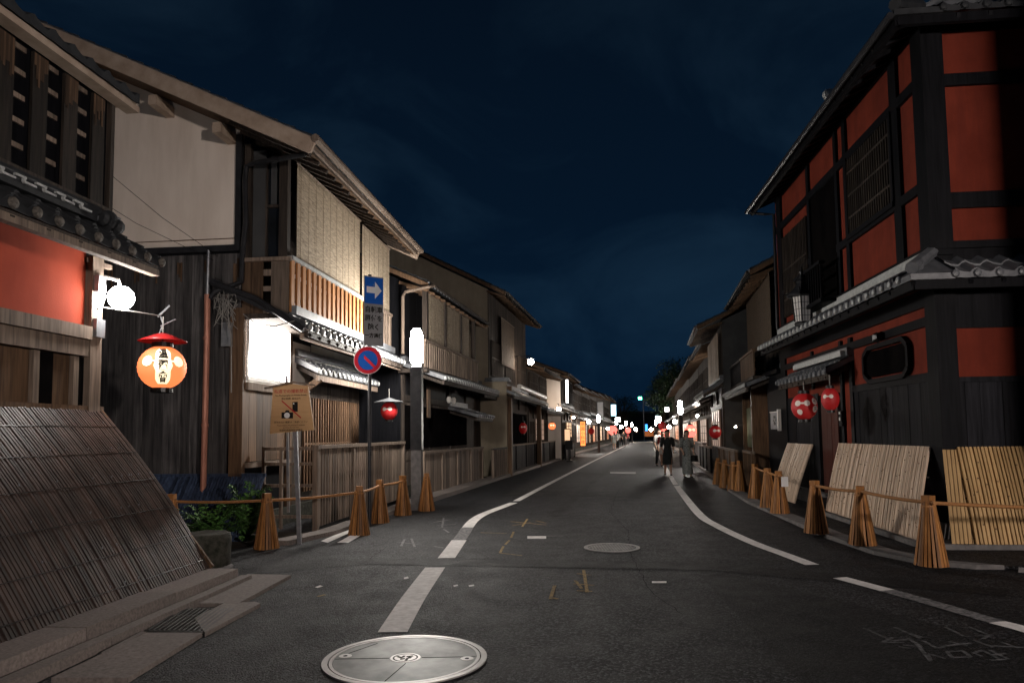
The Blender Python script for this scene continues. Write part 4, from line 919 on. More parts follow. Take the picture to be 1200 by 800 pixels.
b = MB(); b.bar(Vector((base.x, base.y, zt-.15)), Vector((pc.x, pc.y, zt-.15)), .03, .03); b.bar(Vector((base.x, base.y, zb+.15)), Vector((pc.x, pc.y, zb+.15)), .03, .03); b.build('clamp', M['metal_grey'], t)
# street lamps: granite foot, dark shaft, tall glowing glass
def make_lamp(loc, label, mat='lamp'):
    t = thing('street_lamp', label, 'street lamp', (0, 0, 0), 'street lamps with tall glowing glass')
    b = MB(); b.lathe([(.16, 0), (.15, .04), (.15, 1.22), (.13, 1.24)], (0, 0, 0), 4); b.build('granite_foot', M['concrete'], t)
    b = MB(); b.lathe([(.165, 1.24), (.165, 2.96), (.12, 2.99), (.12, 3.02)], (0, 0, 0), 4); b.build('shaft', M['metal_dark'], t)
    b = MB(); b.lathe([(.08, 3.02), (.125, 3.06), (.13, 3.25), (.13, 3.55), (.115, 3.70), (.07, 3.76)], (0, 0, 0), 20); b.build('lamp_glass', M[mat], t, True)
    b = MB(); b.lathe([(.075, 3.76), (.08, 3.78), (.03, 3.80)], (0, 0, 0), 16); b.build('cap', M['metal_grey'], t)
    t.location = loc; LOC[t.name] = Vector(loc)
    return t
q = G(488, 598); lampA = make_lamp(Vector((q.x, q.y+.1, 0)), 'lit street lamp nearest on the left, between two bamboo cones'); lampA.rotation_euler.z = .75
for px, py, lab in ((702, 530, 'small lit street lamp far down the left pavement'), (723, 524, 'lit street lamp beyond the cyan sign on the left'), (734, 521, 'lit street lamp farther still on the left, first of a close pair'), (741, 518.5, 'lit street lamp farther still on the left, second of a close pair'),
                        (799, 546, 'lit street lamp on the right behind the walking women'), (774, 526, 'lit street lamp far away on the right, white and small'), (769, 521, 'farthest lit street lamp on the right')):
    q = G(px, py); dup(lampA, (q.x, q.y, -.0), .75, lab, .78)
# one more, unseen behind the camera, lights the gable; a house edge blocks it
lb = make_lamp(Vector((6.5, -4.0, 0)), 'street lamp standing behind the viewpoint at the crossing', 'lamp_back')
bh = thing('townhouse', 'unseen corner house behind the viewpoint, placed to cut the lamp light', 'house', (10, 0, 0))  # plain unseen block, shaped to cast the shadow edge on the red house
b = MB(); b.box(WF, -1.5, 2.0, 6.55, 14, 0, 6); b.build('wall', M['wood_dark'], bh); b = MB(); b.box(WF, -1.6, 2.1, 6.5, 14, 6, 6.2); b.build('roof', M['tile'], bh)
# lamp on a wall bracket: the bright star on the left
cs = AT(622, 424, 31.5)
t = thing('bracket_lamp', 'dazzling lamp on a bracket high on the left row', 'lamp', cs)
b = MB(); b.lathe([(.0, -.14), (.1, -.1), (.14, 0), (.1, .1), (.0, .14)], cs, 14); b.build('bulb', M['bulb_far'], t, True); b = MB(); b.tube([cs+Vector((0, 0, .1)), cs+Vector((0, 0, .25)), cs+Vector((-.5, .1, .3)), cs+Vector((-.9, .2, .1))], .02, 6); b.lathe([(.03, .14), (.2, .12), (.03, .2)], cs, 14); b.build('bracket', M['metal_dark'], t)
q2 = AT(655, 479, 40.8)
t = thing('porch_lamp', 'bright bare lamp at the foot of the small cream gable on the left row', 'lamp', q2)
b = MB(); b.lathe([(.0, -.12), (.09, -.08), (.12, 0), (.09, .08), (.0, .12)], q2, 12); b.build('bulb', M['bulb_far'], t, True); b = MB(); b.tube([q2+Vector((0, 0, .1)), q2+Vector((0, .3, .3)), q2+Vector((0, 1.4, .35))], .02, 6); b.build('bracket', M['metal_dark'], t)
# ------------------------------------------------------------------ RIGHT 0: red corner house
t = thing('townhouse', 'big red corner house with black timber frame on the right', 'house', FR0.p(4, -3, 0), 'old wooden townhouses along the street')
F = FR0
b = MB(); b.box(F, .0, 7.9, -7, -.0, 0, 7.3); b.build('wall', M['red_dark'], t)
tm = MB()
def vb(u, w, z0, z1, v=.0, d=.05): tm.box(F, u-w/2, u+w/2, v-.01, v+d, z0, z1)
def hb(u0, u1, z, h, d=.045): tm.box(F, u0, u1, -.01, d, z-h/2, z+h/2)
tm.box(F, -.10, .22, -.22, .07, 3.9, 7.4)                   # corner post
vb(.92, .26, 3.95, 7.3); vb(3.02, .16, 3.95, 7.3); vb(3.5, .14, 3.95, 7.3); vb(5.2, .16, 3.95, 7.3); vb(7.45, .34, 3.6, 7.3, 0, .06)
hb(.2, 7.8, 6.43, .15, .055); hb(.2, 3.6, 4.93, .14, .055); hb(.2, 7.8, 7.2, .12); hb(.2, 7.8, 4.0, .1, .07); hb(5.2, 7.5, 5.1, .12)
# side across: beams
for z, h in ((6.36, .17), (4.66, .22), (7.1, .1)): tm.box(F, -.055, .0, -7, -.1, z-h/2, z+h/2)
tm.box(F, -.07, .0, -7, .0, 3.78, 4.06); tm.box(F, -.12, -.07, -7, .1, 3.98, 4.08)
# lower storey
tm.box(F, -.09, .22, -.2, .06, .3, 3.5); vb(3.18, .15, 1.2, 3.2); vb(3.68, .12, 1.2, 3.2); vb(5.4, .1, 2.4, 3.2); vb(7.6, .4, 0, 3.3)
hb(.2, 7.4, 3.04, .13, .055); hb(.2, 3.2, 2.27, .12); tm.box(F, .2, 7.9, -.01, .05, 3.25, 3.5)
tm.build('timber_frame', M['wood_black'], t)
b = MB(); boards(b, F, .22, 3.12, .0, .3, 2.22, .2, .025); b.build('black_boards', M['board_black'], t)
b = MB(); boards(b, F, -7, -.12, 0, .3, 2.2, .24, .02, perp=-.0); b.box(F, -.05, -.0, -7, -.1, 2.17, 2.24); b.box(F, -.03, 0, -7, -.1, 2.9, 3.8, .7); b.box(F, -.035, 0, -.2, -.1, 2.2, 2.9); b.build('side_boards', M['board_black'], t)
b = MB(); b.box(F, 3.55, 5.15, -.04, .012, 4.35, 6.36); b.build('balcony_opening', M['void'], t)
b = MB(); b.box(F, 1.08, 2.93, .0, .018, 5.02, 6.36); w_ = b.build('window', M['void'], t)
b = MB(); lattice(b, F, 1.12, 2.9, .03, 5.02, 6.34, .095, .028, .03, (5.3, 5.7, 6.1)); b.build('lattice', M['wood_dark'], w_)
b = MB(); b.box(F, 1.0, 1.08, .0, .075, 4.98, 6.4); b.box(F, 2.9, 2.98, .0, .075, 4.98, 6.4); b.box(F, 1.0, 2.98, .0, .09, 4.92, 5.0); b.build('frame', M['wood_black'], w_)
b = MB(); b.box(F, 5.35, 7.2, .0, .018, 4.2, 6.1); w_ = b.build('window', M['void'], t)
b = MB(); lattice(b, F, 5.4, 7.2, .03, 4.2, 6.1, .11, .03, .03, (4.6, 5.3)); b.build('lattice', M['wood_dark'], w_)
b = MB(); railing(t, F, 3.6, 5.15, .35, 4.0, 4.65, .14, .04, 'wood_black', 'balcony_railing')
b = MB(); b.box(F, 3.5, 5.2, .0, .4, 3.93, 4.0); b.build('balcony_floor', M['wood_black'], t)
# octagonal window
b = MB(); P = [(.86, 2.5), (1.0, 2.41), (2.25, 2.41), (2.42, 2.5), (2.42, 2.74), (2.25, 2.84), (1.0, 2.84), (.86, 2.74)]
k = .07; PO = [(.80, 2.46), (.97, 2.34), (2.28, 2.34), (2.49, 2.46), (2.49, 2.78), (2.28, 2.90), (.97, 2.90), (.80, 2.78)]
w_ = MB().prism([F.p(u, .03, z) for u, z in P], F.n*.012).build('octagonal_window', M['void'], t)
b = MB()
for i in range(8): b.bar(F.p(PO[i][0], .05, PO[i][1]), F.p(PO[(i+1) % 8][0], .05, PO[(i+1) % 8][1]), .075, .07, up=F.n)
b.build('frame', M['wood_black'], w_)
b = MB(); b.lathe([(.08, 0), (.05, .08), (.09, .16)], F.p(1.62, .1, 3.02), 6, F.a); b.build('light_fitting', M['black'], t)
# roofs
def corner_roof(name, vh, zh, ve, zl, ends, u1, orn=True):
    ov = ve; b = MB(); roof(b, F, 0.0, u1, vh, zh, ve, zl)
    S = Fr(F.p(0, 0, 0).x, F.p(0, 0, 0).y, 0, 'R'); 
    # the return across the side: a frame whose 'along' runs into the house side and 'out' faces the camera
    class Sd(Fr):
        def __init__(s): s.o = F.o.copy(); s.a = -F.n; s.n = -F.a; s.side = 'L'
    D = Sd(); roof(b, D, 0.0, 7, vh, zh, ve, zl)
    # hip between the two
    b.add([F.p(0, vh, zh), F.p(0, ve, zl+.01), F.p(-ve, ve, zl-.01), F.p(-ve, 0, zl+.01)], [(0, 1, 2, 3)])
    b.add([F.p(0, ve, zl-.07), F.p(-ve, ve, zl-.09), F.p(-ve, 0, zl-.07), F.p(0, vh, zh-.08)], [(0, 1, 2, 3)]); b.prism([F.p(0, ve, zl), F.p(-ve, ve, zl), F.p(-ve, 0, zl)], (0, 0, -.08))
    ro = b.build(name, M['tile' if orn else 'tile_dark'], t)
    e = MB(); eave_ends(e, F, -.2, u1, ve+.01, zl-.015, r=.055); e.build('eave_tile', M[ends], ro)
    e = MB(); eave_ends(e, D, 0, 7, ve+.01, zl-.015, r=.055); e.build('side_eave_tile', M['tile' if orn else 'tile_dark'], ro)
    h = MB(); h.tube([F.p(0, vh, zh+.1), F.p(-ve*.95, ve*.95, zl+.08)], .085, 8); orn and h.tube([F.p(0, vh, zh+.13), F.p(-ve*.7, ve*.7, zl+.17)], .05, 8); orn and h.lathe([(.04, 0), (.09, .02), (.09, .05), (.03, .07)], F.p(-ve*.7, ve*.7, zl+.13), 14, F.n-F.a); h.build('hip_ridge', M['tile' if orn else 'tile_dark'], ro)
    k = MB(); k.bar(F.p(-ve+.06, ve-.07, zl-.14), F.p(u1, ve-.07, zl-.14), .07, .12); k.bar(D.p(-ve+.06, ve-.07, zl-.14), D.p(7, ve-.07, zl-.14), .07, .12)
    k.bar(F.p(0, vh+.02, zh-.14), F.p(-ve+.05, ve-.05, zl-.13), .06, .09)
    soffit(k, F, .1, u1, vh, zh-.05, ve, zl-.05, .4, .05, .06, .05); soffit(k, D, .1, 7, vh, zh-.05, ve, zl-.05, .4, .05, .06, .05); k.build('rafters', M['wood_black'], ro)
    return ro, D
ro, DD = corner_roof('lower_roof', .0, 3.88, .55, 3.56, 'tile_end', 7.75)
b = MB(); b.box(F, .05, 7.7, .0, .12, 3.86, 3.98); b.box(F, .05, 3.2, .1, .14, 3.80, 3.92); b.build('wall_ridge', M['tile_end'], ro)
ro, DD = corner_roof('upper_roof', .0, 7.36, .62, 7.1, 'tile_dark', 7.95, False)
b = MB(); roof(b, F, 0, 7.95, -3.6, 9.1, 0, 7.42, row=.6); b.add([F.p(0, 0, 7.4), F.p(0, -7, 7.4), F.p(0, -3.6, 9.1)], [(0, 1, 2)]); b.build('roof_slope', M['tile'], t)
b = MB(); b.lathe([(.09, 0), (.11, .03), (.09, .1), (.03, .12)], F.p(2.8, .35, 7.52), 12, -F.a); b.build('onigawara', M['tile_end'], ro)
gutter(t, F, -.65, 7.98, .68, 7.0, .05)
b = MB(); b.tube([F.p(7.95, .68, 6.98), F.p(7.8, .3, 6.88), F.p(7.75, .08, 6.85), F.p(7.75, .1, 4.0)], .035, 8); b.build('downpipe', M['metal_dark'], t)
# door under a small canopy
ca = hisashi(t, F, 3.1, 6.4, 2.86, .5, 2.62, 'door_canopy', 'tile')
b = MB(); b.bar(F.p(3.2, .12, 2.92), F.p(6.2, .12, 2.92), .16, .1); b.build('canopy_ridge', M['tile_end'], ca)
b = MB(); b.box(F, 3.78, 5.1, .0, .02, 0, 2.25); b.build('door_opening', M['void'], t)
b = MB(); boards(b, F, 3.95, 4.9, .02, .1, 2.15, .2, .02); b.build('door', surf('dark_red_door', (.05, .012, .008), (.09, .022, .014), .6, VG, 3, 4, .1, .002), t)
b = MB(); boards(b, F, 5.15, 7.4, .0, .2, 2.3, .2, .02); b.build('wing_boards', M['board_black'], t)
b = MB(); b.box(F, 3.60, 3.76, .05, .09, 1.62, 1.9); b.build('doorplate', M['wood_black'], t); b = MB(); b.box(F, 3.66, 3.72, .09, .1, 1.84, 1.88); b.box(F, 3.66, 3.72, .09, .1, 1.72, 1.78); b.build('doorplate_dots', M['ceramic'], t)
b = MB(); b.box(F, 7.9, 9.3, -3, .02, 0, 3.0); b.box(F, 7.9, 9.3, -.2, .12, 2.95, 3.05); b.build('black_wing', M['wood_black'], t)
b = MB(); b.box(F, 3.7, 3.95, .1, .6, .0, .3); b.build('step_stone', M['concrete'], t)
b = MB(); b.box(F, -.14, 7.9, -.0, .14, 0, .3); b.box(F, -.14, -.0, -7, -.003, .0, .3); b.build('footing', M['concrete'], t)
pm = MB(); pm.prism([F.p(u, v, .0) for u, v in ((-1.72, -7), (-1.72, .25), (-1.5, .72), (-.8, .98), (.7, 1.11), (5.7, 1.09), (9.2, .86), (9.2, -.1), (-.0, -.1), (-.0, -7))], (0, 0, .035)); struct(pm.build('pavement', M['asphalt3']), 'narrow pavement round the red corner house')
pm = MB(); pm.box(F, -.62, 3.8, .1, .6, .03, .10); pm.box(F, -.62, -.1, -6.9, .098, .03, .10); tag(pm.build('stone_plinth', M['concrete']), 'low concrete plinth under the bamboo screens of the red house', 'plinth')
# plaque on the black wing
c = F.p(8.35, .14, 0); zc = F.hit(911, 492, .14)[1]
tq = thing('crest_plaque', 'square grey plaque with a dark crest on the black wing of the red house', 'plaque', Vector((c.x, c.y, zc)))
b = MB(); b.box(F, 8.0, 8.8, .05, .08, zc-.22, zc+.22); b.build('plate', M['sign_grey'], tq); b = MB(); b.box(F, 7.86, 7.92, .06, .14, zc-.26, zc+.26); b.box(F, 7.9, 8.85, .075, .085, zc+.2, zc+.22); b.build('edge_strip', M['ceramic'], tq)
b = MB(); b.lathe([(.05, 0), (.05, .01)], F.p(8.4, .08, zc), 12, F.n)
for a in range(6): b.lathe([(.035, 0), (.035, .01)], F.p(8.4+.1*math.cos(a*PI/3), .08, zc+.1*math.sin(a*PI/3)), 8, F.n)
b.build('crest', M['black'], tq)
# lanterns at the door
l1 = AT(942.5, 476, 12.6); l2 = AT(973, 467.5, 11.9)
lantern(l1, .215, .235, -120, 'larger red lantern with white ball marks by the red house door', 'lantern_r', 'lantern_wd', None, l1+Vector((0, 0, .42)))
lo = bpy.data.objects['paper_lantern.001']; w = ell(l1, .215, .235, -58, 1.012); m = MB(); wrap_poly(m, w, disc(.06, 0, .08), .004); wrap_poly(m, w, disc(.06, 0, -.05), .004); w2 = ell(l1, .215, .235, -150, 1.012); wrap_poly(m, w2, disc(.05, 0.06, -.1), .004); po = m.build('name_patch', M['lantern_wd'], lo)
for ch, yy in (('祇', .08), ('園', -.05)): text(ch, 'lettering', M['ink'], po, (0, 0, 0), (1, 0, 0), (0, 0, 1), .09, 0, off=.009, wrap=lambda x, y, z, yy=yy: w(x, y+yy, z))
lantern(l2, .14, .19, -128, 'smaller red lantern with white ball marks nearer the octagonal window', 'lantern_r', 'lantern_wd', None, l2+Vector((0, 0, .4)))
# hanging metal lantern on the lower roof
c = F.p(4.55, .42, 3.62)
t = thing('roof_lantern', 'ornate dark metal lantern with a paned light box on the tiled roof', 'lantern', c)
s = MB(); s.lathe([(.17, 0), (.19, .05), (.13, .09)], c, 6); s.build('foot', M['metal_dark'], t)
s = MB(); s.lathe([(.165, .09), (.205, .58)], c, 6); s.build('light_box', emit('lantern_panes', (1, .9, .85), .05, (.4, .38, .36)), t)
s = MB()
for k in range(6):
    a = k*PI/3; a2 = a+PI/3; y_ = Vector((0, 0, 1)); f = lambda a, r, z: c+Vector((0, 0, z))+(lambda X, Y_: X*math.cos(a)+Y_*math.sin(a))(Vector((-1, 0, 0)), Vector((0, -1, 0)))*r
    s.bar(f(a, .17, .09), f(a, .21, .58), .022)
    for q_ in (.33, .67): s.bar(f(a, .17, .09).lerp(f(a2, .17, .09), q_), f(a, .21, .58).lerp(f(a2, .21, .58), q_), .009)
    for z in (.2, .33, .46): r = .17+.04*(z-.09)/.49; s.bar(f(a, r, z), f(a2, r, z), .009)
s.build('glazing_bars', M['metal_dark'], t)
s = MB(); s.lathe([(.2, .58), (.31, .6), (.3, .64), (.2, .72), (.12, .82), (.1, .86), (.13, .9), (.06, .96), (.03, 1.05), (.045, 1.09), (.015, 1.16), (.0, 1.28)], c, 6)
for k in range(6):
    a = k*PI/3; s.tube([f(a, .27, .63), f(a, .36, .64), f(a, .39, .70), f(a, .35, .73)], .014, 5)
s.build('ornate_cap', M['metal_dark'], t)
# bamboo screens of the red house
def scr(u0, u1, v1, z1, mat, lab, shear=0, perp=None, v0=0, nails=.35, edge=True, base=.12):
    t = thing('bamboo_screen', lab, 'bamboo screen', F.p((u0+u1)/2 if perp is None else perp-.3, .5 if perp is None else (u0+u1)/2, 0), 'leaning bamboo screens at the foot of the walls')
    inuyarai(t, F, u0, u1, v1, z1, mat, .046, .007, base, 6, .015, perp=perp, battens=5, shear=shear, nails=nails, v0=v0, nailmat='wood_brown', two=True, tr=(.78, 1.12))
    return t
scr(.22, 3.84, .5, 1.30, 'bamboo_new', 'wide pale bamboo screen on the front of the red house, right of the door', v0=.05, shear=-.58)
scr(5.4, 7.28, .5, 1.25, 'bamboo_new', 'narrow pale bamboo screen left of the red house door', v0=.05, shear=-.2, base=.06)
t = scr(-3.2, -.10, .5, 1.30, 'bamboo_yel', 'yellowish bamboo screen on the side wall of the red house, at the right edge', perp=-.1, shear=.06, base=.1)
b = MB(); 
for k in range(6):
    x = -.22+k*.05; b.hexa([F.p(-.1, x, 1.27), F.p(-.1, x+.04, 1.27), F.p(-.112, x+.04, 1.27), F.p(-.112, x, 1.27)]+[F.p(-.54, x+.15, .1), F.p(-.54, x+.19, .1), F.p(-.555, x+.19, .1), F.p(-.555, x+.15, .1)], rt(.8, 1.0))
b.build('side_slats', M['bamboo_yel'], t)
# ------------------------------------------------------------------ mid and far rows
def townhouse(F, u0, u1, label, v=0, eave=6.0, ev=.9, low=3.0, lv=1.0, wall='wood_dark', upper='wood_dark', g='plaster_g', depth=8, det=True, open_='lattice', feats=(), gable_near=True, slope=.45, up_win=True, fence_=None, roofmat='tile', lat='wood_dark'):
    t = thing('townhouse', label, 'house', F.p((u0+u1)/2, v-2, 0), 'old wooden townhouses along the street')
    vr = v-depth/2; ze = eave; zt = lambda x: ze+slope*(v+ev-x)
    b = MB(); b.box(F, u0+.16, u1, v-depth, v, 0, zt(v)-.22); b.build('wall', M[wall], t)
    b = MB(); gable(b, F, u0, .15, v-depth+.2, v-.002, 0, zt(0)-.2, slope, vr); b.build('gable_wall', M[g], t)
    main_roof(t, F, u0-.25, u1+.1, v+ev, ze, slope, vr, v-depth-.6, det=det, barge='wood_brown', bh=.11, mat='tile_dark')
    b = MB(); soffit(b, F, u0-.2, u1, v, zt(v)-.18, v+ev, ze-.06, .5); b.build('rafters', M['wood_brown'], t)
    b = MB(); boards(b, F, u0+.02, u1, v, low+.45, zt(v)-.3, .3 if det else .6, .02); b.build('upper_wall', M[upper], t)
    if low: hisashi(t, F, u0, u1, low+.4, v+lv, low, det=det, v0=v, ends='tile_end' if det else 'tile')
    if up_win:
        n = max(1, int((u1-u0)/2.6)); w = (u1-u0)/n
        for k in range(n):
            a, c = u0+w*k+.35, u0+w*(k+1)-.35
            b = MB(); b.box(F, a, c, v+.03, v+.045, low+.75, min(low+2.0, zt(v)-.5)); wi = b.build('window', M['glass_dark'], t)
            b = MB(); lattice(b, F, a, c, v+.05, low+.7, min(low+2.05, zt(v)-.45), .12 if det else .22, .035, .03, (low+.74, low+1.4)); b.build('lattice', M['wood_dark'], wi)
    b = MB(); n = max(1, round((u1-u0)/1.9))
    for k in range(n+1):
        u = min(u1-.08, max(u0+.08, u0+(u1-u0)*k/n)); b.box(F, u-.07, u+.07, v, v+.07, 0, low+.1)
    b.box(F, u0, u1, v+.005, v+.075, low-.55, low-.4); b.build('post', M['wood_dark'], t)
    b = MB(); lattice(b, F, u0+.1, u1-.1, v+.015, .3, low-.56, .11 if det else .2, .04, .035, (.9, 1.5)); b.build('lattice', M[lat], t)
    b = MB(); b.box(F, u0, u1, v-.01, v+.09, 0, .3); b.build('footing', M['stone_dark'], t)
    gutter(t, F, u0-.2, u1+.1, v+ev+.06, ze-.03, .035, 'wood_dark')
    return t
def lit(t, F, u0, u1, v, z0, z1, mat='shoji', cols=3, rows=4, name='paper_window'):
    b = MB(); b.box(F, u0, u1, v, v+.012, z0, z1); w = b.build(name, M[mat], t)
    b = MB()
    for k in range(cols+1): b.box(F, u0+(u1-u0)*k/cols-.02, u0+(u1-u0)*k/cols+.02, v+.012, v+.035, z0, z1)
    for k in range(rows+1): b.box(F, u0, u1, v+.014, v+.033, z0+(z1-z0)*k/rows-.015, z0+(z1-z0)*k/rows+.015)
    b.build('glazing_bars', M['wood_brown'], w); return w
# LEFT 2
t = townhouse(FL, .0, 6.5, 'low grey house with a reed blind just beyond the first street lamp', v=.0, eave=5.28, ev=.8, low=2.95, lv=1.15, up_win=False, upper='wood_black', wall='wood_black', g='wood_black')
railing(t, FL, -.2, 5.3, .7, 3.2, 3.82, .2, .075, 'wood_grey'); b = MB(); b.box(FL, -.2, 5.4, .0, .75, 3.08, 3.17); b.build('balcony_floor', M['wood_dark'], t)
sudare(FL, .3, 4.6, .62, 3.78, 5.1, 'grey reed blind behind the glow of the nearest street lamp')
b = MB()
for u in (.1, 1.8, 3.5, 5.2): b.box(FL, u-.06, u+.06, .55, .67, 3.2, 5.15)
b.build('balcony_post', M['wood_dark'], t)
b = MB(); pz = [FL.p(-.1, .9, 5.22), FL.p(-.35, .85, 5.15), FL.p(-.5, .3, 5.02), FL.p(-.55, .25, 4.9), FL.p(-.55, .25, 3.5)]; b.tube(pz, .04, 8); b.build('downpipe', M['wood_grey'], t)
hisashi(t, FL, 4.2, 6.4, 2.4, 1.0, 2.12, 'side_canopy', 'tile'); b = MB(); b.box(FL, 6.5, 8.7, -3, .0, 0, 2.9); b.build('low_wing', M['wood_black'], t); b = MB(); boards(b, FL, 6.5, 8.7, .0, .2, 2.8, .25, .02); b.build('wing_boards', M['wood_dark'], t); hisashi(t, FL, 6.5, 8.6, 3.3, .7, 2.95, 'wing_roof'); b = MB(); b.box(FL, .1, 6.4, .06, .075, 1.2, 2.3); b.build('opening_shade', M['void'], t)  # near-black panel before the lattice paints in the ground floor shade
b = MB(); b.box(FL, 1.2, 1.45, .3, .33, 2.0, 2.75); b.build('name_board', M['wood_brown'], t)
b = MB(); b.lathe([(.03, 0), (.06, .05), (.07, .12), (.04, .18)], FL.p(2.3, .6, 2.42), 10); b.lathe([(.03, 0), (.06, .05), (.07, .12), (.04, .18)], FL.p(2.8, .6, 2.42), 10); b.build('wind_chime', M['ceramic'], t)
fence(FL, -.1, 6.3, .62, 1.12, 'weathered board fence of the low grey house', 'wood_grey', .2, solid=True, name='board_fence')
fence(FL, 6.5, 8.7, .95, 1.05, 'short open lattice fence before the cream sleeve wall', 'wood_grey', .14, name='lattice_fence', rail='wood_dark')
# LEFT 3: cream gable behind, sleeve wall
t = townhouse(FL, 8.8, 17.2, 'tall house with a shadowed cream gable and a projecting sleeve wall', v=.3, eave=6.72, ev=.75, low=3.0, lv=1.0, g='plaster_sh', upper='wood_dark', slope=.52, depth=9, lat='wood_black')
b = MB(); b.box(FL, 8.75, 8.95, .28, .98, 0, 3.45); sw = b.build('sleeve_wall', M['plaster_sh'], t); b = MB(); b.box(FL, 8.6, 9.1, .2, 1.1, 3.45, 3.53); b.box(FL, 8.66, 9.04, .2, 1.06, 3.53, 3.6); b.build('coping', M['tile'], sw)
b = MB(); b.box(FL, 8.97, 9.2, .9, 1.12, 0, 3.3); b.box(FL, 16.6, 16.8, .9, 1.1, 0, 3.3); b.build('entrance_post', M['wood_brown'], t)
b = MB(); b.tube([FL.p(9.4, 1.35, 3.3), FL.p(16.5, 1.35, 3.22)], .09, 10); b.build('awning_roll', M['ceramic'], t); b = MB(); b.box(FL, 9.4, 16.8, .38, .395, .9, 2.4); b.build('opening_shade', M['void'], t)  # dark panel over the lattice, the entrance shade painted flat
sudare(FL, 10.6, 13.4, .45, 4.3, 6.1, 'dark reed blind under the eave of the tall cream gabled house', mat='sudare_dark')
fence(FL, 9.4, 16.8, .75, 1.1, 'black board fence below the dazzling bracket lamp', 'wood_black', .25, solid=True, name='board_fence', posts=2.4)
# LEFT 4..: further houses
specs = [(17.6, 24.5, 'dark two storey house with a round orange lantern on the left row', dict(v=.3, eave=4.7, low=2.7, g='plaster_g', slope=.38, depth=7)),
 (24.7, 31.5, 'house with a glowing white panel on its upper floor', dict(v=1.1, ev=.5, eave=5.0, low=2.7, g='plaster', slope=.38, depth=7)),
 (31.7, 39.5, 'house with an orange lit entrance on the left row', dict(v=.4, eave=4.9, low=2.7, slope=.38, depth=7)),
 (39.7, 47.5, 'unlit brown house between the orange entrance and the small street lamp', dict(v=.3, eave=5.1, low=2.7, slope=.38, depth=7)),
 (47.8, 57, 'dark house behind the small street lamp on the left row', dict(v=.3, eave=5.3, low=2.8, slope=.38, depth=7)),
 (57.3, 68, 'dark house below the cyan sign on the left row', dict(v=.3, eave=5.6, low=3, slope=.38, depth=7)),
 (68.3, 82, 'tall dark house after the cyan sign on the left row', dict(v=.3, eave=6.0, low=3, slope=.38, depth=7)),
 (82.3, 100, 'last long dark house on the left row', dict(v=.3, eave=6.4, low=3, slope=.38, depth=7))]
LH = []
for i, (a, c, lab, kw) in enumerate(specs): LH.append(townhouse(FL, a, c, lab, det=i < 3, wall=('wood_brown' if i in (1, 2) else 'wood_dark'), **kw))
fence(FL, 17.4, 24.2, .78, 1.1, 'black board fence under the round orange lantern', 'wood_black', .25, solid=True, name='board_fence', posts=2.4)
fence(FL, 24.6, 30, 1.35, .95, 'dark board fence below the glowing white panel', 'wood_black', .25, solid=True, name='board_fence', posts=2.4)
u_, z_ = FL.hit(665, 459, 1.0)
c = FL.p(26.2, 1.25, 0)
t = thing('lit_sign', 'tall glowing white box sign on the upper floor of the left row', 'sign', FL.p(26.2, 1.1, 3.6))
pA, pB = AT(658, 445, 41.6), AT(671, 472, 41.6); b = MB(); b.box(WF, 41.5, 41.7, pA.x+.25, pB.x-.25, pB.z, pA.z); b.build('lit_box', M['sign_lit'], t); b = MB(); b.box(WF, 41.48, 41.72, pA.x+.18, pB.x-.2, pA.z, pA.z+.06); b.box(WF, 41.48, 41.72, pA.x+.18, pB.x-.2, pB.z-.06, pB.z); b.bar(Vector((pA.x+.2, 41.7, pA.z-.3)), Vector((pA.x+.3, 42.2, pA.z-.3)), .05); b.build('casing', M['metal_dark'], t)
lit(LH[0], FL, 19.5, 22.5, .40, 1.2, 2.3, 'shoji_dim'); lit(LH[1], FL, 26.6, 29.5, 1.2, 1.3, 2.2, 'shoji', name='menu_window'); lit(LH[2], FL, 34.6, 37.6, .5, .3, 2.3, 'orange_lit', name='lit_entrance'); lit(LH[2], FL, 32.2, 34.2, .5, .5, 2.3, 'shoji'); lit(LH[3], FL, 41, 46, .42, .8, 2.2, 'shoji_dim')
lit(LH[4], FL, 49, 51.5, .42, .6, 2.3, 'shoji_dim'); lit(LH[4], FL, 54, 55.5, .42, .6, 2.3, 'shoji'); lit(LH[5], FL, 59, 62, .42, .6, 2.3, 'orange_dim'); lit(LH[5], FL, 64, 66, .42, .6, 2.3, 'shoji_dim'); lit(LH[6], FL, 71, 74, .42, .6, 2.3, 'shoji'); lit(LH[6], FL, 77, 80, .42, .6, 2.3, 'shoji_dim'); lit(LH[7], FL, 86, 90, .42, .6, 2.3, 'orange_dim')
def at_far(px, py, Y): return AT(px, py, Y)
lantern(AT(647, 499, 39), .2, .2, -90, 'round orange lantern in the doorway of the left row', 'lantern_o', 'lantern_w', None, AT(647, 499, 39)+Vector((0, 0, .5)), det=False)
lantern(AT(613, 501.5, 30.5), .17, .24, -90, 'dim red lantern behind the black board fence', 'lantern_r', 'lantern_wd', None, AT(613, 501.5, 30.5)+Vector((0, 0, .5)), det=False)
lantern(AT(456, 481.5, 16.2), .185, .2, -95, 'red lantern with white ball marks between the sign pole and the street lamp', 'lantern_r', 'lantern_wd', None, AT(456, 481.5, 16.2)+Vector((0, 0, .5)))
lo = bpy.data.objects['paper_lantern.005']; cc_ = AT(456, 481.5, 16.2); b = MB(); b.lathe([(.02, .30), (.1, .27), (.34, .2), (.33, .19), (.02, .26)], cc_, 20); b.build('tin_shade', M['metal_grey'], lo)
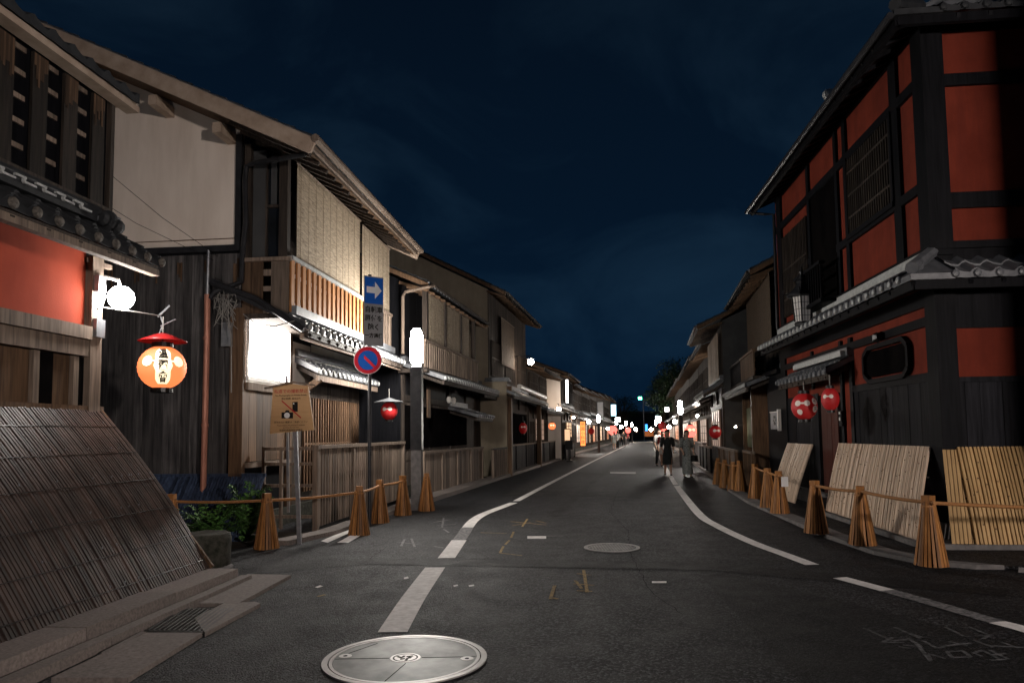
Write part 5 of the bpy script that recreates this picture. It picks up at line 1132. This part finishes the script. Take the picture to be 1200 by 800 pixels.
for px, py, Y, r, m_, lab in ((718, 504, 72, .45, 'lantern_rl', 'pink glowing lantern beyond the small street lamp on the left'), (693, 505, 52, .22, 'lantern_r', 'dull red lantern left of the small street lamp post'), (736, 504, 90, .35, 'lantern_rl', 'tiny red lantern near the far end of the left row'),
     (779, 508, 38, .26, 'lantern_rl', 'lit pink lantern left of the woman in black'), (809, 505, 30, .25, 'lantern_rl', 'lit pink lantern above the woman in the grey dress'), (838, 506, 23.5, .2, 'lantern_r', 'dull red lantern before the shoji window on the right'), (776, 499, 60, .35, 'lantern_r', 'dark red lantern far along the right row')):
    lantern(AT(px, py, Y), r, r*1.05, -90, lab, m_, 'lantern_wd' if m_ == 'lantern_r' else 'lantern_w', None, AT(px, py, Y)+Vector((0, 0, r*2)), det=False, dango=Y < 40)
def box_sign(name, px0, py0, px1, py1, Y, mat, lab, th=.15, cat='sign'):
    a, c = AT(px0, py0, Y), AT(px1, py1, Y); t = thing(name, lab, cat, a)
    b = MB(); b.box(WF, Y, Y+th, a.x, c.x, c.z, a.z); b.build('lit_face', M[mat], t)
    b = MB(); b.box(WF, Y-.01, Y+th+.01, a.x-.04, a.x, c.z-.04, a.z+.04); b.box(WF, Y-.01, Y+th+.01, c.x, c.x+.04, c.z-.04, a.z+.04); b.box(WF, Y-.01, Y+th+.01, a.x, c.x, a.z, a.z+.04); b.box(WF, Y-.01, Y+th+.01, a.x, c.x, c.z-.04, c.z); b.build('casing', M['metal_dark'], t)
    return t
box_sign('lit_sign', 716, 474, 722, 487, 80, 'sign_cyan', 'cyan glowing box sign high above the left row'); box_sign('lit_sign', 721, 489, 727, 494, 86, 'sign_lit', 'small white lit sign just below the cyan sign')
box_sign('lit_sign', 779, 477, 784, 482, 70, 'sign_lit', 'white lit sign on the right row beside the dark tree'); box_sign('lit_sign', 768, 487, 772, 495, 90, 'sign_cyan', 'pale blue lit sign near the vanishing point'); box_sign('lit_sign', 660, 503, 668, 517, 43.5, 'shoji', 'pinkish lit notice panel by the orange entrance')
box_sign('shop_banner', 680, 494, 686, 522, 50, 'orange_lit', 'orange lit banner with dark characters at the left entrance', .05, 'banner')
tb = bpy.data.objects['shop_banner']; 
for i, ch in enumerate('祇園小料理'): text(ch, 'lettering', M['ink'], tb, AT(683, 497.3+i*5.2, 49.97), (1, 0, 0), (0, 0, 1), .28, .001)
box_sign('lit_sign', 700, 471, 707, 488, 62, 'sign_grey', 'tall unlit grey sign above the small street lamp')
# far end of the street
box_sign('traffic_signal', 748, 465, 752, 468, 135, 'green_lit', 'green glowing traffic signal at the far end of the street', .3, 'traffic signal'); b = MB(); q = AT(754, 467, 135); b.tube([Vector((q.x, 135.2, 0)), Vector((q.x, 135.2, q.z))], .09, 8); b.tube([Vector((q.x, 135.2, q.z)), AT(750, 467, 135.2)], .06, 6); b.build('mast', M['metal_grey'], bpy.data.objects['traffic_signal'])
box_sign('lit_sign', 756, 497, 759, 506, 140, 'blue_lit', 'blue lit panel at the far end of the street'); box_sign('road_barrier', 755.5, 505, 766, 511, 125, 'noren', 'orange barrier across the far end of the street', .15, 'barrier')
bt = MB(); 
t = thing('distant_building', 'low dark building closing the far end of the street', 'building', (32, 190, 0)); b = MB(); b.box(WF, 190, 205, 20, 60, 0, 6.5); b.build('wall', M['plaster_g'], t); b = MB(); b.box(WF, 189.7, 205.3, 19.5, 60.5, 6.5, 7.0); b.build('roof', M['tile'], t)
b = MB(); 
for k in range(7): b.box(WF, 189.9, 189.99, 22+k*5, 22.7+k*5, 1.5, 2.6)
b.build('lit_windows', M['shoji_dim'], t)
# RIGHT 1: brown house with a reed blind
t = townhouse(FR, .0, 5.6, 'brown house with a deep eave and reed blind beyond the red house', v=0, eave=5.72, ev=.85, low=2.75, lv=1.05, g='plaster_g', up_win=False, slope=.5)
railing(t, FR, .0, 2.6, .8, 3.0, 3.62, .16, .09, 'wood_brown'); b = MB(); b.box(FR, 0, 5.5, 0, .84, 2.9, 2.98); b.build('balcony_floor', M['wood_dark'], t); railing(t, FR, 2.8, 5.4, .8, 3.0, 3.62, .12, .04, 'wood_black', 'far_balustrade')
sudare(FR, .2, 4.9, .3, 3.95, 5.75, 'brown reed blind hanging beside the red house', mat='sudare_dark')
lit(t, FR, .6, 1.5, .1, 1.1, 2.3, 'shoji_dim', 2, 5); lit(t, FR, 5.0, 5.5, .1, 1.0, 2.4, 'shoji', 1, 4)
b = MB(); b.box(FR, 2.0, 4.2, .1, .5, 1.05, 2.25); b.build('green_shutter', surf('dull_green_board', (.06, .075, .04), (.1, .12, .07), .7), t)
b = MB(); b.box(FR, 1.5, 1.65, .1, .7, 0, 2.9); b.box(FR, 4.25, 4.4, .1, .6, 0, 2.9); b.build('entrance_post', M['wood_brown'], t)
fence(FR, 1.6, 6.6, 1.15, 1.0, 'tan board fence behind the shaded bamboo cones', 'wood_brown', .22, solid=True, name='board_fence', rail='wood_grey')
fence(FR, -.3, 1.4, .95, 1.0, 'low open rail fence between the red house and the tan board fence', 'wood_brown', .2, name='rail_fence')
# RIGHT 2: dark gable
t = townhouse(FR, 5.9, 10.6, 'house with a dark grey gable wall and louvred corner on the right', v=1.0, eave=5.15, ev=.85, low=2.9, lv=.7, g='plaster_g', up_win=False)
b = MB(); lattice(b, FR, 6.3, 10.3, 1.12, 3.4, 4.95, .28, .16, .03, (3.4,)); b.build('louvres', M['wood_pale'], t)
lit(t, FR, 6.5, 9.8, 1.1, 1.0, 2.3, 'shoji_dim', 4, 3)
fence(FR, 6.9, 12.5, 1.42, .98, 'black board fence in front of the dark grey gable', 'wood_black', .22, solid=True, name='board_fence')
specs = [(10.9, 18, 'dark house right of the woman in the grey dress', dict(v=.5, eave=5.2, low=2.8)), (18.3, 26, 'dark house behind the right hand street lamp', dict(v=.5, eave=5.4, low=2.8)), (26.3, 36, 'lantern hung house in the middle of the right row', dict(v=.5, eave=5.4, low=2.8)),
         (36.3, 50, 'unlit long house under the dark tree on the right', dict(v=.5, eave=5.6, low=2.9)), (50.3, 70, 'dim house near the far end of the right row', dict(v=.5, eave=5.8, low=2.9)), (70.3, 98, 'last house of the right row by the vanishing point', dict(v=.5, eave=6, low=3))]
for i, (a, c, lab, kw) in enumerate(specs):
    t = townhouse(FR, a, c, lab, det=False, **kw); lit(t, FR, a+1, c-2, kw['v']+.12, .7, 2.2, ('shoji_dim', 'shoji_dim', 'orange_dim', 'shoji_dim', 'orange_dim', 'shoji_dim')[i])
t = thing('low_wall', 'pale low wall behind the woman in the grey dress', 'wall', FR.p(15, 1.2, 0)); b = MB(); b.box(FR, 12.8, 19, 1.15, 1.28, 0, 1.0); b.build('face', M['concrete'], t); b = MB(); b.box(FR, 12.7, 19.1, 1.1, 1.33, 1.0, 1.06); b.build('coping', M['stone'], t)
# ------------------------------------------------------------------ trees at the end of the right row
def tree(base, h, r, label, seed, nl=5200, leaf=.34):
    rs = random.Random(seed); t = thing('tree', label, 'tree', base); b = MB()
    b.tube([base, base+Vector((.2, 0, h*.3)), base+Vector((-.1, .1, h*.55))], [.38, .28, .16], 9)
    cl_ = []
    for k in range(26):
        a = rs.uniform(0, 2*PI); e = rs.uniform(-.5, 1.2); rr = r*rs.uniform(.35, .8); c = base+Vector((math.cos(a)*rr*math.cos(e*.9), math.sin(a)*rr*math.cos(e*.9), h*.62+math.sin(e)*h*.33)); cl_.append((c, r*rs.uniform(.22, .42)))
        b.tube([base+Vector((0, 0, h*rs.uniform(.28, .5))), (base+Vector((0, 0, h*.5))).lerp(c, .5)+Vector((0, 0, .3)), c], [.14, .08, .03], 6)
    b.build('trunk', M['bark'], t); f = MB()
    for k in range(nl):
        c, cr = rs.choice(cl_); d = Vector((rs.gauss(0, 1), rs.gauss(0, 1), rs.gauss(0, 1))).normalized()*cr*rs.uniform(.4, 1.05); q = c+d
        x = Vector((rs.uniform(-1, 1), rs.uniform(-1, 1), rs.uniform(-.6, .6))).normalized(); y = x.cross(Vector((rs.uniform(-1, 1), rs.uniform(-1, 1), 1)).normalized()).normalized(); s = leaf*rs.uniform(.5, 1.1)
        f.add([q-x*s*.5, q+y*s*.3, q+x*s*.5, q-y*s*.3], [(0, 1, 2, 3)], rs.uniform(.5, 1.5))
    f.build('crown', M['leaf_dark'], t, recalc=False)
q = AT(800, 470, 88); tree(Vector((q.x, 88, 0)), 10.2, 4.0, 'big dark tree rising behind the right row of houses', 4); q = AT(786, 480, 104); tree(Vector((q.x-1, 104, 0)), 9.6, 3.2, 'smaller dark tree left of the big one on the right', 6, 3600)
q = AT(741, 480, 150); tree(Vector((q.x-2, 150, 0)), 9, 4, 'distant dark tree beside the green signal', 9, 2600)
# ------------------------------------------------------------------ people
def person(base, h, face, label, outfit='dress', stride=.12, cloth='cloth_black', top=None, bag=False, arms=(0.1, 0.1), hairlen=.2, sit=False, leg='skin', skirt=.35, elbow=0):
    """one skinned body; clothes and hair are children. face = heading in degrees (0 looks down the street)"""
    t = thing('person', label, 'person', base, 'people out in the street')
    H = h; ca, sa = math.cos(math.radians(face)), math.sin(math.radians(face))
    def P(x, y, z): return Vector((x*ca+y*sa, -x*sa+y*ca, z*H))+base
    J = {}; E = []; R_ = {}
    def j(n, x, y, z, r, par=None):
        J[n] = P(x*H, y*H, z); R_[n] = r*H
        if par: E.append((par, n))
    s = stride
    j('pelvis', 0, 0, .52, .075); j('waist', 0, 0, .61, .062, 'pelvis'); j('chest', 0, .005, .72, .075, 'waist'); j('neckb', 0, 0, .815, .045, 'chest'); j('neck', 0, .008, .855, .03, 'neckb'); j('headb', 0, .02, .89, .046, 'neck'); j('head', 0, .018, .94, .056, 'headb'); j('crown', 0, .01, .975, .04, 'head')
    for sg, st, ar in ((-1, s, arms[0]), (1, -s, arms[1])):
        k = 'l' if sg < 0 else 'r'
        j(k+'hip', sg*.045, 0, .50, .058, 'pelvis'); j(k+'knee', sg*.05, st*.45+.02, .275, .036, k+'hip'); j(k+'calf', sg*.05, st*.62, .19, .033, k+'knee'); j(k+'ankle', sg*.05, st*.95-.01, .04, .018, k+'calf'); j(k+'toe', sg*.058, st*.95+.07, .014, .014, k+'ankle')
        j(k+'sho', sg*.105, 0, .80, .034, 'neckb'); j(k+'elb', sg*.135, -.02+ar*.4, .63, .025, k+'sho'); j(k+'wri', sg*(.13-elbow*.05), .03+ar+elbow*.12, .50+elbow*.13, .016, k+'elb'); j(k+'hand', sg*(.128-elbow*.06), .05+ar+elbow*.15, .455+elbow*.15, .017, k+'wri')
        for fi in range(4): j(k+'f%d' % fi, sg*.128+(fi-1.5)*.003, .045+ar+elbow*.17+(fi-1.5)*.012, .42+abs(fi-1.4)*.004+elbow*.15, .0055, k+'hand')
        j(k+'th', sg*.112, .075+ar+elbow*.15, .44+elbow*.15, .006, k+'hand')
    names = list(J); me = bpy.data.meshes.new('body'); me.from_pydata([tuple(J[n]-base) for n in names], [(names.index(a), names.index(c)) for a, c in E], [])
    o = bpy.data.objects.new('tmp_body', me); COL.objects.link(o); o.modifiers.new('s', 'SKIN'); sv = me.skin_vertices[0].data
    for i, n in enumerate(names): sv[i].radius = (R_[n], R_[n]*(.78 if n in ('chest', 'waist', 'pelvis') else 1)); sv[i].use_root = n == 'pelvis'
    sb = o.modifiers.new('u', 'SUBSURF'); sb.levels = 2; bpy.context.view_layer.update()
    m2 = bpy.data.meshes.new_from_object(o.evaluated_get(bpy.context.evaluated_depsgraph_get())); bpy.data.objects.remove(o); bpy.data.meshes.remove(me)
    m2.polygons.foreach_set('use_smooth', [True]*len(m2.polygons)); m2.attributes.new('tone', 'FLOAT', 'FACE').data.foreach_set('value', [1.0]*len(m2.polygons)); m2.materials.clear(); m2.materials.append(M[leg]); m2.name = 'body'
    bo = bpy.data.objects.new('body', m2); COL.objects.link(bo); bo.parent = t
    # face details
    hb_ = J['head']; fw = P(0, 1, 0)-P(0, 0, 0); rg = P(1, 0, 0)-P(0, 0, 0); up = Vector((0, 0, 1))
    b = MB(); b.lathe([(.0, -.012*H), (.008*H, -.006*H), (.005*H, .012*H), (0, .016*H)], hb_+fw*.058*H-up*.012*H, 6, up); b.build('nose', M['skin'], bo, True)
    b = MB()
    for sg in (-1, 1): b.lathe([(0, -.005*H), (.006*H, 0), (0, .005*H)], hb_+fw*.052*H+rg*sg*.02*H+up*.004*H, 6)
    b.build('eye', M['ink'], bo)
    b = MB(); b.bar(hb_+fw*.052*H-rg*.012*H-up*.034*H, hb_+fw*.052*H+rg*.012*H-up*.034*H, .006*H); b.build('mouth', M['hat_red'], bo)
    # hair: cap plus fall
    b = MB(); c = hb_+up*.012*H-fw*.008*H; pr = [(.058*math.cos(e)*H, .058*math.sin(e)*H) for e in (-.9, -.5, 0, .5, 1.0, 1.35)]; b.lathe(pr+[(0, .06*H)], c-fw*.010*H, 14)
    if hairlen > .05: b.tube([c-fw*.03*H, c-fw*.05*H-up*.06*H, c-fw*.055*H-up*hairlen*H*.75, c-fw*.05*H-up*hairlen*H], [.045*H, .052*H, .045*H, .02*H], 10)
    b.build('hair', M['hair'], t, True)
    # clothes: rings round the body
    def rings(lst, mat, name, n=20):
        b = MB(); vs_ = []
        for z, rx, ry, oy in lst:
            for k in range(n):
                a = k*2*PI/n; rip = 1+.05*math.sin(a*5+z*9)*(1 if z < .5 else .2); vs_.append(P(math.cos(a)*rx*H*rip, (math.sin(a)*ry*rip+oy)*H, z))
        b.add(vs_, [(i*n+k, i*n+(k+1) % n, (i+1)*n+(k+1) % n, (i+1)*n+k) for i in range(len(lst)-1) for k in range(n)]); return b.build(name, M[mat], t, True)
    tm_ = top or cloth
    def sleeves(mat, to='elb'):
        b = MB()
        for k in 'lr':
            pts = [J['neckb'].lerp(J[k+'sho'], .6), J[k+'sho'], J[k+'sho'].lerp(J[k+'elb'], .5), J[k+'elb']]; rr = [.05*H, .046*H, .04*H, .036*H]
            if to == 'wri': pts += [J[k+'elb'].lerp(J[k+'wri'], .85)]; rr += [.03*H]
            b.tube(pts, rr, 10)
        b.build('sleeve', M[mat], t, True)
    if outfit == 'dress':
        rings([(skirt, .11, .09+s*.35, 0), ((skirt+.52)/2, .105, .085+s*.2, 0), (.52, .098, .082, 0), (.58, .082, .068, 0), (.63, .074, .062, 0), (.70, .09, .072, .004), (.76, .095, .07, .004), (.815, .07, .052, 0), (.835, .045, .045, 0)], cloth, 'dress'); sleeves(tm_)
    else:
        rings([(.46, .085, .075, 0), (.54, .09, .078, 0), (.62, .08, .068, 0), (.72, .095, .074, .004), (.79, .095, .07, .002), (.82, .065, .05, 0), (.838, .045, .045, 0)], tm_, 'shirt'); sleeves(tm_)
        b = MB()
        for k in 'lr': b.tube([J['pelvis']+Vector((0, 0, .02*H)), J[k+'hip'], J[k+'knee'], J[k+'calf'], J[k+'ankle']+Vector((0, 0, .015*H))], [.07*H, .066*H, .048*H, .042*H, .032*H], 12)
        b.build('trouser_leg', M[cloth], t, True)
    b = MB()
    for k in 'lr': b.tube([J[k+'ankle']-fw*.035*H+up*(-.02*H), J[k+'ankle']-up*.022*H, J[k+'toe']+fw*.02*H], [.017*H, .022*H, .016*H], 8)
    b.build('shoe', M['cloth_black'], t, True)
    return t, J
# woman in black and woman in a long grey dress
q = G(783, 556.5); tt, J = person(Vector((q.x, q.y, 0)), 1.62, 186, 'woman in a knee length black coat walking with long dark hair', 'dress', .14, 'cloth_black', hairlen=.14, skirt=.24, arms=(.03, -.02), elbow=.4)
q = G(806, 559); tt, J = person(Vector((q.x, q.y, 0)), 1.60, 176, 'woman in a long grey patterned dress beside the woman in black', 'dress', .06, 'cloth_grey', hairlen=.2, skirt=.07, arms=(.0, .02), elbow=.3)
hpt = J['lhand']; t = thing('handbag', 'black handbag on the arm of the woman in the grey dress', 'handbag', hpt); b = MB(); b.lathe([(.1, -.26), (.13, -.24), (.12, -.06), (.08, -.04)], hpt+Vector((.02, 0, 0)), 4); b.build('bag_body', M['black'], t); b = MB(); b.tube([hpt+Vector((-.06, 0, -.05)), hpt+Vector((-.05, 0, .04)), hpt+Vector((.05, 0, .04)), hpt+Vector((.09, 0, -.05))], .008, 6); b.build('strap', M['black'], t)
for px, py, h, fc, lab, o_, cl_, tp_ in ((773, 545, 1.68, 170, 'man in a pale shirt left of the woman in black', 'pants', 'cloth_black', 'cloth_white'), (777.5, 546, 1.58, 190, 'woman in a red top and pale skirt close behind the woman in black', 'dress', 'cloth_white', 'cloth_red'),
      (724, 525.5, 1.68, 10, 'small figure in a white shirt by the far left lamp', 'pants', 'cloth_black', 'cloth_white'), (720, 526.5, 1.62, 0, 'small figure in grey left of the white shirted one', 'dress', 'cloth_grey', 'cloth_grey'), (731, 522, 1.7, 170, 'tiny dark clothed figure at the far left lamps, left of a pair', 'pants', 'cloth_black', 'cloth_black'), (735, 520.8, 1.7, 180, 'tiny figure in a red top at the far left lamps', 'pants', 'cloth_black', 'cloth_red')):
    q = G(px, py); person(Vector((q.x, q.y, 0)), h, fc, lab, o_, .1, cl_, tp_, hairlen=.04 if o_ == 'pants' else .15)
# dark stand on the left pavement
q = G(667, 540.5); t = thing('menu_stand', 'small black menu stand on the left pavement below the white panel', 'stand', Vector((q.x, q.y, 0))); b = MB(); b.box(WF, q.y-.2, q.y+.2, q.x-.17, q.x+.17, 0, .06); b.box(WF, q.y-.04, q.y+.04, q.x-.05, q.x+.05, .05, .7); b.build('foot', M['black'], t); b = MB(); b.prism([Vector((q.x-.2, q.y-.12, .65)), Vector((q.x+.2, q.y-.12, .65)), Vector((q.x+.2, q.y+.1, 1.15)), Vector((q.x-.2, q.y+.1, 1.15))], (0, .04, 0)); b.build('menu_face', M['black'], t)

for pts, lab in (([(118, 195, 8.0), (190, 255, 10.0), (255, 300, 11.3)], 'thin slack cable crossing the cream gable, upper one'), ([(112, 232, 8.0), (160, 262, 10.0), (250, 305, 11.3)], 'thin slack cable crossing the cream gable, lower one'), ([(250, 135, 11.0), (300, 150, 11), (352, 160, 10.9)], 'thin black cable under the eave corner of the cream gabled house')):
    b = MB(); b.tube([AT(x, y, d) for x, y, d in pts], .0035, 5); tag(b.build('overhead_cable', M['wood_black']), lab, 'cable', 'cables strung between the houses')

# more small lights along the far rows; the tan fence bulb is made up
for px, py, Y, r, m_, lab in ((690, 494, 60, .16, 'bulb_far', 'small bare lamp between the orange banner and the first far street lamp'), (712, 502, 66, .14, 'bulb_far', 'small warm lamp under the cyan sign'), (728, 500, 84, .2, 'bulb_far', 'small glaring lamp right of the small white lit sign on the left row'), (745, 503, 118, .3, 'bulb_far', 'last small lamp on the left row before the green signal'),
       (791, 494, 52, .16, 'bulb_far', 'small lamp on the right row just left of the big street lamp'), (784, 500, 64, .18, 'bulb_far', 'small lamp low on the right row above the man in the pale shirt'), (763, 503, 120, .3, 'bulb_far', 'tiny lamp beside the vanishing point on the right'), (817, 487, 33, .07, 'bulb_far', 'small lamp under the eave right of the big street lamp'), (862, 500, 23.0, .035, 'bulb_far', 'made-up tiny bulb over the tan board fence on the right'), (672, 489, 48, .09, 'bulb_far', 'small bare lamp over the orange lit entrance')):
    q = AT(px, py, Y); t = thing('eave_lamp', lab, 'lamp', q, 'small lamps along the far rows')
    b = MB(); b.lathe([(0, -r), (r*.8, -r*.6), (r, 0), (r*.8, r*.6), (0, r)], q, 10); b.build('bulb', M[m_], t, True); b = MB(); b.tube([q+Vector((0, 0, r*.9)), q+Vector((0, 0, r*1.8)), q+Vector((.8 if px > 757 else -.8, 0, r*2.2))], .015, 5); b.build('bracket', M['metal_dark'], t)
